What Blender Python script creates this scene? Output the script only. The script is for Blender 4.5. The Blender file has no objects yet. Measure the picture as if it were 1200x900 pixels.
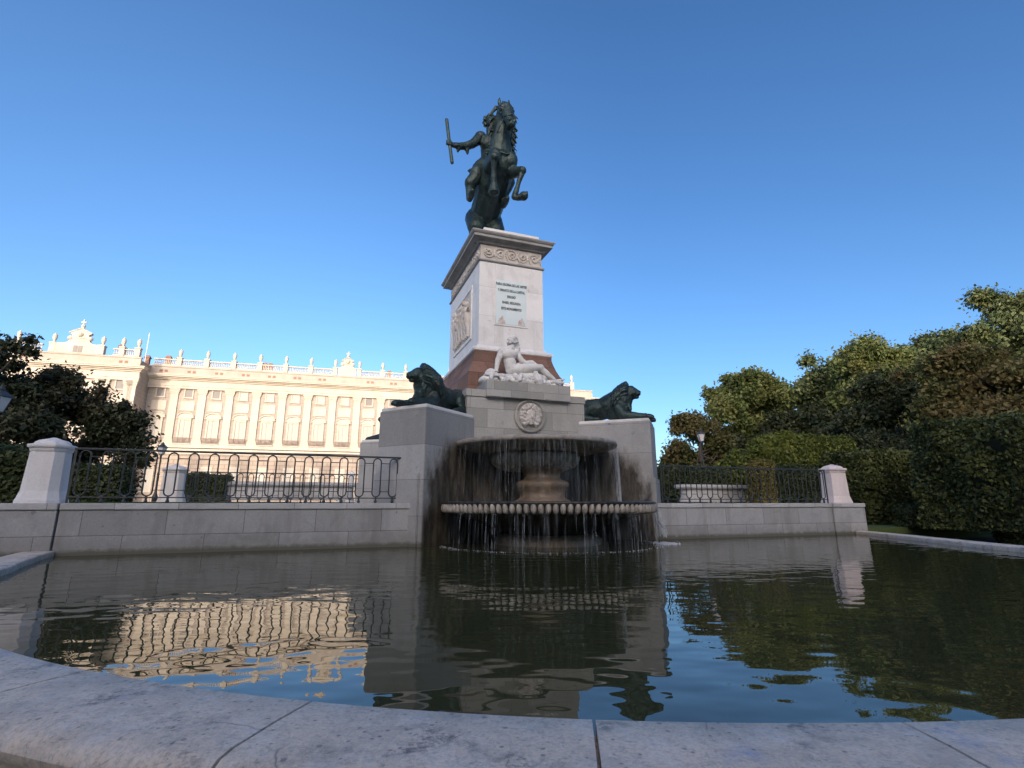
import bpy, bmesh, math, random
import numpy as np
from mathutils import Vector, Matrix, noise as mnoise

random.seed(7)
R = math.radians
sc = bpy.context.scene
COL = sc.collection
sc.view_settings.view_transform = 'Standard'
sc.view_settings.look = 'None'
sc.view_settings.exposure = 0
SUN_EL, SUN_AZ = 8.5, 184.0          # azimuth clockwise from +Y

# ------------------------------------------------------------------ materials
class NT:
    def __init__(self, name):
        self.m = bpy.data.materials.new(name); self.m.use_nodes = True
        self.t = self.m.node_tree; self.b = self.t.nodes['Principled BSDF']
        self.tc = self.n('ShaderNodeTexCoord')
    def n(self, typ, **kw):
        x = self.t.nodes.new(typ)
        for k, v in kw.items(): setattr(x, k, v)
        return x
    def l(self, a, b): self.t.links.new(a, b)
    def val(self, s, v):
        if hasattr(v, 'is_linked') or isinstance(v, bpy.types.NodeSocket): self.l(v, s)
        else: s.default_value = v
    def noise(self, scale, detail=4, rough=.55, vec=None, stretch=None, dist=0):
        x = self.n('ShaderNodeTexNoise'); x.inputs['Scale'].default_value = scale
        x.inputs['Detail'].default_value = detail; x.inputs['Roughness'].default_value = rough
        x.inputs['Distortion'].default_value = dist
        v = vec or self.tc.outputs['Object']
        if stretch:
            mp = self.n('ShaderNodeMapping'); mp.inputs['Scale'].default_value = stretch
            self.l(v, mp.inputs[0]); v = mp.outputs[0]
        self.l(v, x.inputs['Vector']); return x.outputs['Fac']
    def ramp(self, fac, stops):
        r = self.n('ShaderNodeValToRGB'); e = r.color_ramp.elements
        while len(e) < len(stops): e.new(.5)
        for i, (p, c) in enumerate(stops):
            e[i].position = p
            e[i].color = (c, c, c, 1) if isinstance(c, (int, float)) else (*c, 1)
        self.l(fac, r.inputs[0]); return r.outputs[0]
    def mix(self, fac, a, b, mode='MIX'):
        x = self.n('ShaderNodeMix', data_type='RGBA', blend_type=mode)
        for s, v in ((x.inputs[0], fac), (x.inputs[6], a), (x.inputs[7], b)):
            if isinstance(v, tuple): v = (*v, 1) if len(v) == 3 else v
            self.val(s, v)
        return x.outputs[2]
    def math(self, op, a, b=0.0, clamp=False):
        x = self.n('ShaderNodeMath', operation=op); x.use_clamp = clamp
        self.val(x.inputs[0], a); self.val(x.inputs[1], b); return x.outputs[0]
    def sep(self, v=None):
        x = self.n('ShaderNodeSeparateXYZ'); self.l(v or self.tc.outputs['Object'], x.inputs[0]); return x.outputs
    def comb(self, x, y, z):
        c = self.n('ShaderNodeCombineXYZ')
        for s, v in zip(c.inputs, (x, y, z)): self.val(s, v)
        return c.outputs[0]
    def bump(self, h, strength=.3, dist=.02):
        b = self.n('ShaderNodeBump'); b.inputs['Strength'].default_value = strength
        b.inputs['Distance'].default_value = dist; self.l(h, b.inputs['Height'])
        self.l(b.outputs[0], self.b.inputs['Normal'])
    def out(self, col, rough=.8, metal=0.0, spec=None):
        self.val(self.b.inputs['Base Color'], (*col, 1) if isinstance(col, tuple) and len(col) == 3 else col)
        self.val(self.b.inputs['Roughness'], rough); self.val(self.b.inputs['Metallic'], metal)
        if spec is not None: self.b.inputs['Specular IOR Level'].default_value = spec
        return self.m

def stone(name, c1, c2, speck=.35, course=None, stain=.5, mortar=.35, wet=False, waterline=False, rough=.75, bump=.25, tone=.16):
    k = NT(name); P = k.sep()
    big = k.noise(.9, 5, .6); fine = k.noise(28, 3, .6); mid = k.noise(5.5, 6, .65)
    col = k.mix(k.ramp(big, [(.3, 0.), (.72, 1.)]), c1, c2)
    col = k.mix(k.math('MULTIPLY', k.ramp(fine, [(.35, 1.), (.6, 0.)]), speck), col, tuple(x * .6 for x in c1))
    st = k.noise(2.2, 5, .65, stretch=(1, 1, .16))
    col = k.mix(k.math('MULTIPLY', k.ramp(st, [(.5, 0.), (.75, 1.)]), stain), col, tuple(x * .5 for x in (c1[0]*1.02, c1[1], c1[2]*.93)))
    col = k.mix(k.math('MULTIPLY', k.ramp(mid, [(.55, 0.), (.8, 1.)]), .35), col, tuple(min(1, x * 1.25) for x in c1))
    blot = k.noise(1.7, 7, .7, dist=.6)
    col = k.mix(k.math('MULTIPLY', k.ramp(blot, [(.52, 0.), (.60, 1.)]), min(.45, stain * .6)), col, tuple(x * .62 for x in c1))
    spot = k.ramp(k.noise(4.5, 2, .5), [(.70, 0.), (.74, 1.)])
    col = k.mix(k.math('MULTIPLY', spot, min(.6, stain)), col, tuple(x * .35 for x in c1))
    h = k.math('ADD', fine, k.math('MULTIPLY', mid, 1.2))
    if course:
        bw, bh, off = course
        br = k.n('ShaderNodeTexBrick'); br.offset = .5
        br.inputs['Scale'].default_value = 1; br.inputs['Brick Width'].default_value = bw
        br.inputs['Row Height'].default_value = bh; br.inputs['Mortar Size'].default_value = .007
        br.inputs['Mortar Smooth'].default_value = .3
        br.inputs['Color1'].default_value = (1 + tone * .75, 1 + tone * .75, 1 + tone * .8, 1); br.inputs['Color2'].default_value = (1 - tone * 1.2, 1 - tone * 1.2, 1 - tone * 1.25, 1)
        br.inputs['Mortar'].default_value = (mortar, mortar, mortar, 1)
        wob = k.math('MULTIPLY', k.math('SUBTRACT', k.noise(7, 2), .5), .012)
        k.l(k.comb(k.math('ADD', k.math('ADD', P[0], k.math('MULTIPLY', P[1], .93)), 20.13), k.math('ADD', k.math('ADD', P[2], off), wob), 0.0), br.inputs['Vector'])
        col = k.mix(1.0, col, br.outputs['Color'], 'MULTIPLY')
        h = k.math('SUBTRACT', h, k.math('MULTIPLY', br.outputs['Fac'], 3.0))
    rg = rough
    if waterline:
        n = k.math('MULTIPLY', k.math('SUBTRACT', mid, .5), .14)
        wl = k.ramp(k.math('ADD', P[2], n), [(.05, 1.), (.13, 0.)])
        col = k.mix(k.math('MULTIPLY', wl, .85), col, (.06, .058, .030)); wl2 = k.ramp(k.math('ADD', P[2], k.math('MULTIPLY', n, 3.2)), [(.10, 1.), (.42, 0.)]); col = k.mix(k.math('MULTIPLY', wl2, .4), col, (.16, .15, .125))
    if wet:
        # lime and algae stains where the basins splash: distance from the fountain axis, and height
        r = k.math('SQRT', k.math('ADD', k.math('MULTIPLY', P[0], P[0]), k.math('MULTIPLY', k.math('ADD', P[1], .3), k.math('ADD', P[1], .3))))
        nn = k.math('MULTIPLY', k.math('SUBTRACT', k.noise(2.3, 5, .65, stretch=(1, 1, .5)), .5), 1.5)
        rr = k.math('ADD', k.math('ADD', r, nn), k.math('MULTIPLY', P[2], .40))
        mk = k.math('MULTIPLY', k.ramp(k.math('MULTIPLY', rr, .25), [(.88, 1.), (.99, 0.)]), k.ramp(k.math('MULTIPLY', k.math('ADD', P[2], k.math('MULTIPLY', nn, .25)), .25), [(.58, 1.), (.68, 0.)]))
        mk = k.math('MULTIPLY', mk, k.ramp(k.math('MULTIPLY', k.math('ABSOLUTE', P[0]), .25), [(.80, 1.), (.822, 0.)]))
        wetc = k.mix(k.ramp(k.noise(3, 5, .7, stretch=(1.6, 1.6, .35)), [(.42, 0.), (.68, 1.)]), (.022, .018, .014), (.15, .128, .095))
        col = k.mix(k.math('MULTIPLY', mk, .93), col, wetc)
        rg = k.math('SUBTRACT', rough, k.math('MULTIPLY', mk, .35))
    k.bump(h, bump, .012)
    return k.out(col, rg, spec=.35)

M = {}
M['granite'] = stone('granite_wall', (0.428, 0.419, 0.410), (0.364, 0.359, 0.355), course=(1.45, .62, .25), stain=.7, waterline=True, wet=True)
M['granite_block'] = stone('granite_block', (0.419, 0.410, 0.400), (0.355, 0.350, 0.346), course=(2.7, .86, .16), stain=.35, wet=True, waterline=True, mortar=.55)
M['granite_pier'] = stone('granite_pier', (0.437, 0.423, 0.391), (0.373, 0.364, 0.337), course=(1.02, .55, .2), stain=.3, wet=True, waterline=True, mortar=.5)
M['coping'] = stone('coping_stone', (.56, .545, .53), (.47, .46, .45), course=(1.12, 3., 1.5), stain=.45)
M['post'] = stone('post_stone', (.80, .76, .73), (.74, .70, .68), stain=.2, speck=.2)
M['post_sun_tint'] = stone('sun_tinted_post_stone', (.80, .69, .66), (.70, .60, .57), stain=.2, speck=.2)  # post stone with warm sunlight put into its pinkish colour
M['marble'] = stone('white_marble', (.86, .83, .80), (.80, .77, .75), stain=.4, speck=.12, rough=.55, bump=.15, course=(1.9, 1.02, .1), mortar=.72, tone=.06)
def statue_marble():
    k = NT('statue_marble'); g = k.n('ShaderNodeNewGeometry'); n = k.noise(3, 6, .65); f = k.noise(22, 5, .65)
    col = k.mix(k.ramp(n, [(.35, 0.), (.7, 1.)]), (.78, .76, .73), (.62, .60, .57))
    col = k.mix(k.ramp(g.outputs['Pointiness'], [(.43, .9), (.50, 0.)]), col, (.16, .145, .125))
    st = k.noise(4, 5, .7, stretch=(1.5, 1.5, .25)); col = k.mix(k.math('MULTIPLY', k.ramp(st, [(.52, 0.), (.72, 1.)]), .5), col, (.30, .285, .26))
    k.bump(f, .35, .012); return k.out(col, .65)
M['statue_marble'] = statue_marble()
M['slab'] = stone('pale_slab', (.78, .76, .74), (.7, .68, .66), stain=.2, speck=.15)
M['cornice'] = stone('grey_marble', (.40, .39, .38), (.29, .28, .27), stain=.9, speck=.3)
M['relief'] = stone('relief_marble', (.70, .65, .60), (.46, .40, .35), stain=.7, speck=.3)
M['red_stone'] = stone('red_stone', (.27, .15, .11), (.20, .12, .09), stain=.7, speck=.6, course=(.9, .42, .1), mortar=.4, tone=.22, bump=.6)
M['rim'] = stone('rim_limestone', (.60, .58, .57), (.49, .475, .465), stain=.3, speck=.4, rough=.7, bump=.5)
M['plaza'] = stone('plaza_gravel', (.42, .39, .34), (.36, .33, .29), stain=0, speck=.5)
M['bench'] = stone('bench_stone', (.52, .51, .50), (.44, .43, .42), stain=.5, course=(1.3, 3, 1.4))

def rim_material():
    k = NT('rim_worn_limestone')
    geo = k.n('ShaderNodeNewGeometry')
    big = k.noise(1.4, 6, .62); mid = k.noise(6, 7, .7); fine = k.noise(60, 3, .6)
    col = k.mix(k.ramp(big, [(.3, 0.), (.7, 1.)]), (.82, .665, .525), (.67, .55, .435))
    pits = k.n('ShaderNodeTexVoronoi'); pits.inputs['Scale'].default_value = 17; pits.feature = 'F1'
    k.l(k.tc.outputs['Object'], pits.inputs['Vector'])
    pm = k.ramp(k.math('ADD', pits.outputs['Distance'], k.math('MULTIPLY', mid, .55)), [(.34, 1.), (.46, 0.)])
    dirt = k.ramp(k.noise(2.6, 9, .78, stretch=(1, 1, 3)), [(.47, 0.), (.60, 1.)])
    col = k.mix(k.math('MULTIPLY', dirt, .38), col, (.30, .275, .25)); speckle = k.ramp(k.noise(34, 6, .8), [(.52, 0.), (.60, 1.)]); col = k.mix(k.math('MULTIPLY', speckle, .42), col, (.20, .185, .17)); scr = k.ramp(k.noise(7, 6, .75, stretch=(1.2, 6, 1), dist=.8), [(.60, 0.), (.66, 1.)]); col = k.mix(k.math('MULTIPLY', scr, .55), col, (.16, .15, .145))
    col = k.mix(k.math('MULTIPLY', k.ramp(mid, [(.5, 0.), (.74, 1.)]), .45), col, (.80, .77, .75))
    blue = k.math('MULTIPLY', k.ramp(k.noise(1.9, 3, .6), [(.58, 0.), (.68, 1.)]), k.ramp(k.noise(11, 5, .7), [(.44, 0.), (.62, 1.)]))
    col = k.mix(k.math('MULTIPLY', blue, .75), col, (.27, .33, .50))
    black = k.math('MULTIPLY', k.ramp(k.noise(2.3, 2, .5, stretch=(1, 1.3, 1)), [(.57, 0.), (.66, 1.)]), k.ramp(k.noise(16, 7, .8), [(.46, 0.), (.60, 1.)]))
    col = k.mix(k.math('MULTIPLY', black, .8), col, (.10, .10, .10))
    cr = k.n('ShaderNodeTexVoronoi'); cr.feature = 'DISTANCE_TO_EDGE'; cr.inputs['Scale'].default_value = 1.1
    wv = k.n('ShaderNodeMix', data_type='VECTOR'); wv.inputs[0].default_value = .10
    nz = k.n('ShaderNodeTexNoise'); nz.inputs['Scale'].default_value = 4; nz.inputs['Detail'].default_value = 4; k.l(k.tc.outputs['Object'], nz.inputs['Vector'])
    k.l(k.tc.outputs['Object'], wv.inputs[4]); k.l(nz.outputs['Color'], wv.inputs[5]); k.l(wv.outputs[1], cr.inputs['Vector'])
    crack = k.math('MULTIPLY', k.ramp(cr.outputs['Distance'], [(.001, 1.), (.0045, 0.)]), k.ramp(big, [(.52, 0.), (.62, .75)]))
    col = k.mix(crack, col, (.13, .125, .12))
    col = k.mix(k.math('MULTIPLY', pm, .7), col, (.16, .15, .14))
    col = k.mix(k.math('MULTIPLY', k.ramp(fine, [(.38, 1.), (.55, 0.)]), .3), col, (.36, .35, .34))
    z = k.sep()
    lip = k.ramp(k.math('ADD', z[2], k.math('MULTIPLY', mid, .04)), [(.0, 1.), (.085, 0.)])
    col = k.mix(k.math('MULTIPLY', lip, .3), col, (.16, .15, .13))
    h = k.math('SUBTRACT', k.math('ADD', k.math('MULTIPLY', mid, 1.6), k.math('MULTIPLY', fine, .5)), k.math('ADD', k.math('MULTIPLY', pm, .6), k.math('MULTIPLY', crack, 1.2)))
    k.bump(h, .55, .012)
    return k.out(col, .72, spec=.35)
M['rim'] = rim_material()

def bronze():
    k = NT('verdigris_bronze')
    n = k.noise(2.8, 6, .65); f = k.noise(14, 5, .6)
    col = k.mix(k.ramp(n, [(.38, 0.), (.7, 1.)]), (.016, .026, .027), (.04, .072, .068))
    col = k.mix(k.math('MULTIPLY', k.ramp(f, [(.52, 0.), (.75, 1.)]), .5), col, (.075, .12, .11))
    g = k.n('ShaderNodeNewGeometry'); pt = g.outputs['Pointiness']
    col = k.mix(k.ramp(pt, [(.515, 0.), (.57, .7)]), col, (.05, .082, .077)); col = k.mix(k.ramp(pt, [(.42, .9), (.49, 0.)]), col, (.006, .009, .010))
    st = k.noise(5, 5, .7, stretch=(1.4, 1.4, .22)); col = k.mix(k.math('MULTIPLY', k.ramp(st, [(.55, 0.), (.72, 1.)]), .35), col, (.06, .105, .095))
    k.bump(k.math('ADD', f, k.math('MULTIPLY', k.noise(30, 4), .6)), .5, .03)
    return k.out(col, k.ramp(n, [(.3, .34), (.7, .58)]), .4)
M['bronze'] = bronze()
k = NT('wrought_iron'); n = k.noise(30, 4); k.bump(n, .2, .004)
M['iron'] = k.out(k.mix(n, (.035, .042, .045), (.065, .072, .075)), .5, .3)
k = NT('wet_stone')
wn = k.noise(3, 6, .65, stretch=(1, 1, .5)); k.bump(k.noise(18, 4), .4, .012)
M['wet'] = k.out(k.mix(k.ramp(wn, [(.35, 0.), (.7, 1.)]), (.20, .175, .15), (.44, .39, .34)), .5)
k = NT('wet_ochre_stone')
wn = k.noise(3, 6, .65, stretch=(1, 1, 1.6)); k.bump(k.noise(18, 4), .4, .012)
M['ochre'] = k.out(k.mix(k.ramp(wn, [(.38, 0.), (.64, 1.)]), (.27, .195, .125), (.15, .115, .085)), .45)
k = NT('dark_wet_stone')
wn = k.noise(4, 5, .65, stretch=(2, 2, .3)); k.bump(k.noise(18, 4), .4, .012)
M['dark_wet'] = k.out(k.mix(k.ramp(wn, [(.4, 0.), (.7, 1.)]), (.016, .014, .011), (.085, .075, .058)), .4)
k = NT('scalloped_rim_stone')
wn = k.noise(6, 5, .65); k.bump(wn, .3, .012)
M['bowl'] = k.out(k.mix(k.ramp(k.noise(4, 5, .65, stretch=(1, 1, .4)), [(.35, 0.), (.7, 1.)]), (.62, .54, .46), (.40, .34, .28)), .5)
M['scallop'] = k.out(k.mix(k.ramp(wn, [(.35, 0.), (.65, 1.)]), (.50, .45, .385), (.24, .20, .16)), .45)

k = NT('falling_water')
k.b.inputs['Alpha'].default_value = .42
M['streak'] = k.out((.72, .77, .82), .12)
k = NT('water_foam')
k.b.inputs['Alpha'].default_value = .7
M['foam'] = k.out((.75, .78, .8), .4)

def water():
    k = NT('pond_water')
    o = k.tc.outputs['Object']; P = k.sep()
    # ripples spread out from the fountain (object origin = fountain axis), slow swell over the whole pool
    r = k.math('SQRT', k.math('ADD', k.math('MULTIPLY', P[0], P[0]), k.math('MULTIPLY', P[1], P[1])))
    n1 = k.noise(1.25, 1.5, .4, stretch=(1, 1.25, 1))
    n2 = k.noise(3.1, 1.0, .4, stretch=(.8, 1.3, 1))
    n3 = k.noise(9, 1, .4, stretch=(.55, 1.35, 1))
    ph = k.math('ADD', k.math('MULTIPLY', r, 13), k.math('MULTIPLY', k.noise(.6, 2), 9))
    ring = k.math('SINE', ph)
    near = k.ramp(k.math('MULTIPLY', r, .1), [(.30, 1.), (.95, .0)])
    h = k.math('ADD', k.math('MULTIPLY', n1, .0068), k.math('MULTIPLY', n2, .0058))
    h = k.math('ADD', h, k.math('MULTIPLY', k.math('MULTIPLY', n3, near), .0036))
    h = k.math('ADD', h, k.math('MULTIPLY', k.math('MULTIPLY', ring, near), .0009))
    b = k.n('ShaderNodeBump'); b.inputs['Strength'].default_value = 1; b.inputs['Distance'].default_value = 1
    k.l(h, b.inputs['Height']); k.l(b.outputs[0], k.b.inputs['Normal'])
    k.b.inputs['IOR'].default_value = 1.333
    return k.out((.042, .043, .018), .012)
M['water'] = water()

def leafy(name, dark, light, tip, trans=.25):
    k = NT(name)
    g = k.n('ShaderNodeNewGeometry'); rn = g.outputs['Random Per Island']
    col = k.mix(rn, dark, light)
    col = k.mix(k.ramp(k.noise(.45, 3), [(.45, 0.), (.7, 1.)]), col, tip)
    col = k.mix(k.math('GREATER_THAN', rn, .93), col, tip)
    k.out(col, .55, spec=.3)
    tr = k.n('ShaderNodeBsdfTranslucent'); k.l(col, tr.inputs[0])
    ms = k.n('ShaderNodeMixShader'); ms.inputs[0].default_value = trans
    k.l(k.b.outputs[0], ms.inputs[1]); k.l(tr.outputs[0], ms.inputs[2])
    k.l(ms.outputs[0], k.t.nodes['Material Output'].inputs[0]); return k.m
M['leaf_dark'] = leafy('magnolia_leaf', (.018, .028, .014), (.05, .062, .028), (.07, .06, .035))
M['leaf_green'] = leafy('plane_leaf', (.07, .10, .03), (.21, .25, .075), (.27, .26, .09), .35)
M['leaf_deep'] = leafy('oak_leaf', (.045, .068, .028), (.13, .165, .06), (.19, .20, .075))
M['leaf_brown'] = leafy('chestnut_leaf', (.065, .078, .026), (.16, .16, .055), (.21, .15, .06), .35)
M['leaf_cypress'] = leafy('cypress_spray', (.055, .075, .018), (.20, .24, .05), (.28, .30, .06), .35)
M['leaf_box'] = leafy('box_leaf', (.02, .034, .015), (.07, .09, .032), (.09, .11, .04))
M['leaf_yew'] = leafy('yew_needle', (.022, .034, .012), (.085, .105, .032), (.15, .165, .045))
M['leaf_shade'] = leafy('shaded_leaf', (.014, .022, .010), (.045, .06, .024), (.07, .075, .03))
M['leaf_olive'] = leafy('olive_clipped_leaf', (.09, .085, .025), (.26, .22, .06), (.32, .26, .08), .3)
k = NT('bark'); n = k.noise(9, 5, .6, stretch=(1, 1, .2)); k.bump(n, .6, .05)
M['bark'] = k.out(k.mix(n, (.03, .025, .02), (.10, .08, .06)), .9)
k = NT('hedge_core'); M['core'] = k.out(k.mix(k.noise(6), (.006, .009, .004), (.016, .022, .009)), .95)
k = NT('lawn'); n = k.noise(40, 4); M['lawn'] = k.out(k.mix(k.ramp(n, [(.3, 0.), (.7, 1.)]), (.04, .07, .018), (.09, .13, .035)), .9)
k = NT('earth'); n = k.noise(3, 5); M['earth'] = k.out(k.mix(n, (.12, .10, .075), (.22, .19, .15)), .95)

def palace_mat(name, c1, c2, joints=None):
    k = NT(name)
    n = k.noise(.35, 6, .65); s = k.noise(1.2, 5, .65, stretch=(1, 1, .12))
    col = k.mix(k.ramp(n, [(.35, 0.), (.68, 1.)]), c1, c2)
    col = k.mix(k.math('MULTIPLY', k.ramp(s, [(.5, 0.), (.75, 1.)]), .4), col, tuple(x * .7 for x in c2))
    if joints:
        P = k.sep()
        br = k.n('ShaderNodeTexBrick'); br.inputs['Scale'].default_value = 1
        br.inputs['Brick Width'].default_value = joints[0]; br.inputs['Row Height'].default_value = joints[1]
        br.inputs['Mortar Size'].default_value = joints[2]; br.inputs['Color1'].default_value = (1, 1, 1, 1)
        br.inputs['Color2'].default_value = (.93, .93, .92, 1); br.inputs['Mortar'].default_value = (.7, .68, .66, 1)
        k.l(k.comb(k.math('ADD', P[0], P[1]), P[2], 0.0), br.inputs['Vector'])
        col = k.mix(1., col, br.outputs[0], 'MULTIPLY')
    return k.out(col, .85, spec=.2)
M['pal_wall'] = palace_mat('palace_granite', (0.423, 0.364, 0.306), (0.355, 0.296, 0.250), (1.6, .8, .03))
M['pal_trim'] = palace_mat('palace_limestone', (0.580, 0.511, 0.421), (0.497, 0.421, 0.338))
M['pal_band'] = palace_mat('palace_cornice_stone', (0.464, 0.408, 0.347), (0.382, 0.319, 0.267))
M['pal_rust'] = palace_mat('palace_rusticated_base', (0.437, 0.364, 0.290), (0.369, 0.296, 0.242), (2.2, .9, .08))
M['pal_shut'] = palace_mat('palace_shutter', (0.507, 0.468, 0.403), (0.468, 0.429, 0.364))
k = NT('palace_glass'); M['pal_glass'] = k.out((.22, .20, .185), .5, spec=.2)
k = NT('palace_iron'); M['pal_iron'] = k.out((.22, .15, .12), .6)
k = NT('palace_tile'); M['pal_tile'] = k.out(k.mix(k.noise(2), (.22, .12, .09), (.32, .18, .13)), .9)
k = NT('lamp_glass'); k.b.inputs['Transmission Weight'].default_value = .0
M['lamp_glass'] = k.out((.62, .60, .60), .15)
k = NT('plaque_glass'); n = k.noise(3, 4); M['plaque'] = k.out(k.mix(k.ramp(n, [(.4, 0.), (.7, 1.)]), (.66, .76, .76), (.74, .80, .80)), .35)
k = NT('letter_paint'); M['letter'] = k.out((.05, .06, .06), .5)
k = NT('rust_stain'); M['rust'] = k.out(k.mix(k.ramp(k.noise(9, 6, .7), [(.4, 0.), (.6, 1.)]), (.50, .34, .27), (.68, .66, .63)), .8)
k = NT('theatre_stucco'); M['theatre'] = k.out(k.mix(k.noise(.4, 5), (.62, .54, .45), (.55, .48, .40)), .85)

# ------------------------------------------------------------------ object helpers
def link(o, parent=None):
    COL.objects.link(o)
    if parent is not None: o.parent = parent
    return o
def thing(name, label, cat, loc=(0, 0, 0), rz=0., group=None):
    o = bpy.data.objects.new(name, None); o.empty_display_size = .3; COL.objects.link(o)
    o.location = loc; o.rotation_euler = (0, 0, rz)
    return tag(o, label, cat, group)
def tag(o, label, cat, group=None):
    o['label'] = label; o['category'] = cat
    if group: o['group'] = group
    return o
def struct(o): o['kind'] = 'structure'; return o
def stuff(o): o['kind'] = 'stuff'; return o
def from_bm(name, bm, mat, parent=None, smooth=False):
    bmesh.ops.recalc_face_normals(bm, faces=bm.faces)
    me = bpy.data.meshes.new(name); bm.to_mesh(me); bm.free()
    if smooth: me.polygons.foreach_set('use_smooth', [True] * len(me.polygons))
    if mat: me.materials.append(mat)
    return link(bpy.data.objects.new(name, me), parent)
def from_np(name, V, F, mat, parent=None, smooth=False):
    V = np.asarray(V, dtype=np.float32); F = np.asarray(F, dtype=np.int32)
    me = bpy.data.meshes.new(name); n = F.shape[1]
    me.vertices.add(len(V)); me.vertices.foreach_set('co', V.ravel())
    me.loops.add(F.size); me.loops.foreach_set('vertex_index', F.ravel())
    me.polygons.add(len(F)); me.polygons.foreach_set('loop_start', np.arange(0, F.size, n, dtype=np.int32))
    if smooth: me.polygons.foreach_set('use_smooth', np.ones(len(F), dtype=bool))
    me.update(calc_edges=True); me.validate()
    if mat: me.materials.append(mat)
    return link(bpy.data.objects.new(name, me), parent)
def copy_tree(o, parent=None, loc=None, rz=None):
    c = o.copy(); COL.objects.link(c)
    if parent is not None: c.parent = parent
    if loc is not None: c.location = loc
    if rz is not None: c.rotation_euler = (0, 0, rz)
    for ch in list(o.children): copy_tree(ch, c)
    return c

def box(bm, x0, x1, y0, y1, z0, z1, bev=0., mtx=None):
    r = bmesh.ops.create_cube(bm, size=1)
    vs = r['verts']
    for v in vs:
        v.co = Vector(((x0 + x1) / 2 + v.co.x * (x1 - x0), (y0 + y1) / 2 + v.co.y * (y1 - y0), (z0 + z1) / 2 + v.co.z * (z1 - z0)))
    if bev:
        es = list({e for v in vs for e in v.link_edges})
        g = bmesh.ops.bevel(bm, geom=es, offset=bev, segments=2, affect='EDGES', profile=.6)
        vs = list({v for f in g['faces'] for v in f.verts} | {v for v in vs if v.is_valid})
    if mtx is not None:
        for v in vs: v.co = mtx @ v.co
    return vs
def BOX(name, b, mat, parent=None, bev=.012):
    bm = bmesh.new(); box(bm, *b, bev=bev); return from_bm(name, bm, mat, parent)
def prism(bm, pts, z0, z1):
    a = [bm.verts.new((x, y, z0)) for x, y in pts]; b = [bm.verts.new((x, y, z1)) for x, y in pts]
    n = len(pts)
    bm.faces.new(a[::-1]); bm.faces.new(b)
    for i in range(n): bm.faces.new((a[i], a[(i + 1) % n], b[(i + 1) % n], b[i]))
def loft(bm, rings, cap=True, closed=True):
    L = [[bm.verts.new(p) for p in r] for r in rings]
    n = len(L[0])
    for a, b in zip(L, L[1:]):
        for i in range(n if closed else n - 1):
            j = (i + 1) % n; bm.faces.new((a[i], a[j], b[j], b[i]))
    if cap: bm.faces.new(L[0][::-1]); bm.faces.new(L[-1])
def rect_loft(bm, prof, cx=0, cy=0, ch=0.):
    """stack of rectangles: prof = [(half_x, half_y, z)] ; ch = corner chamfer"""
    rings = []
    for hx, hy, z in prof:
        if ch:
            c = ch * min(hx, hy)
            p = [(-hx + c, -hy), (hx - c, -hy), (hx, -hy + c), (hx, hy - c), (hx - c, hy), (-hx + c, hy), (-hx, hy - c), (-hx, -hy + c)]
        else: p = [(-hx, -hy), (hx, -hy), (hx, hy), (-hx, hy)]
        rings.append([(cx + x, cy + y, z) for x, y in p])
    loft(bm, rings)
def lathe(bm, prof, seg=64, c=(0, 0, 0), mod=None):
    rings = []
    for r, z in prof:
        ring = []
        for i in range(seg):
            t = 2 * math.pi * i / seg; q = r + (mod(t, r, z) if mod else 0)
            ring.append((c[0] + q * math.cos(t), c[1] + q * math.sin(t), c[2] + z))
        rings.append(ring)
    loft(bm, rings)
def tube(bm, pts, r, seg=8, closed=False):
    pts = [Vector(p) for p in pts]; n = len(pts); rings = []
    rs = r if isinstance(r, (list, tuple)) else [r] * n
    up = Vector((0.13, .21, 1)).normalized()
    for i, p in enumerate(pts):
        if closed: d = pts[(i + 1) % n] - pts[i - 1]
        else: d = pts[min(i + 1, n - 1)] - pts[max(i - 1, 0)]
        d.normalize(); a = d.cross(up)
        if a.length < .1: a = d.cross(Vector((1, 0, 0)))
        a.normalize(); b = d.cross(a)
        rings.append([p + (a * math.cos(2 * math.pi * j / seg) + b * math.sin(2 * math.pi * j / seg)) * rs[i] for j in range(seg)])
    if closed:
        L = [[bm.verts.new(p) for p in q] for q in rings]
        for i in range(n):
            a, b = L[i], L[(i + 1) % n]
            for j in range(seg): bm.faces.new((a[j], a[(j + 1) % seg], b[(j + 1) % seg], b[j]))
    else: loft(bm, rings)

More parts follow.
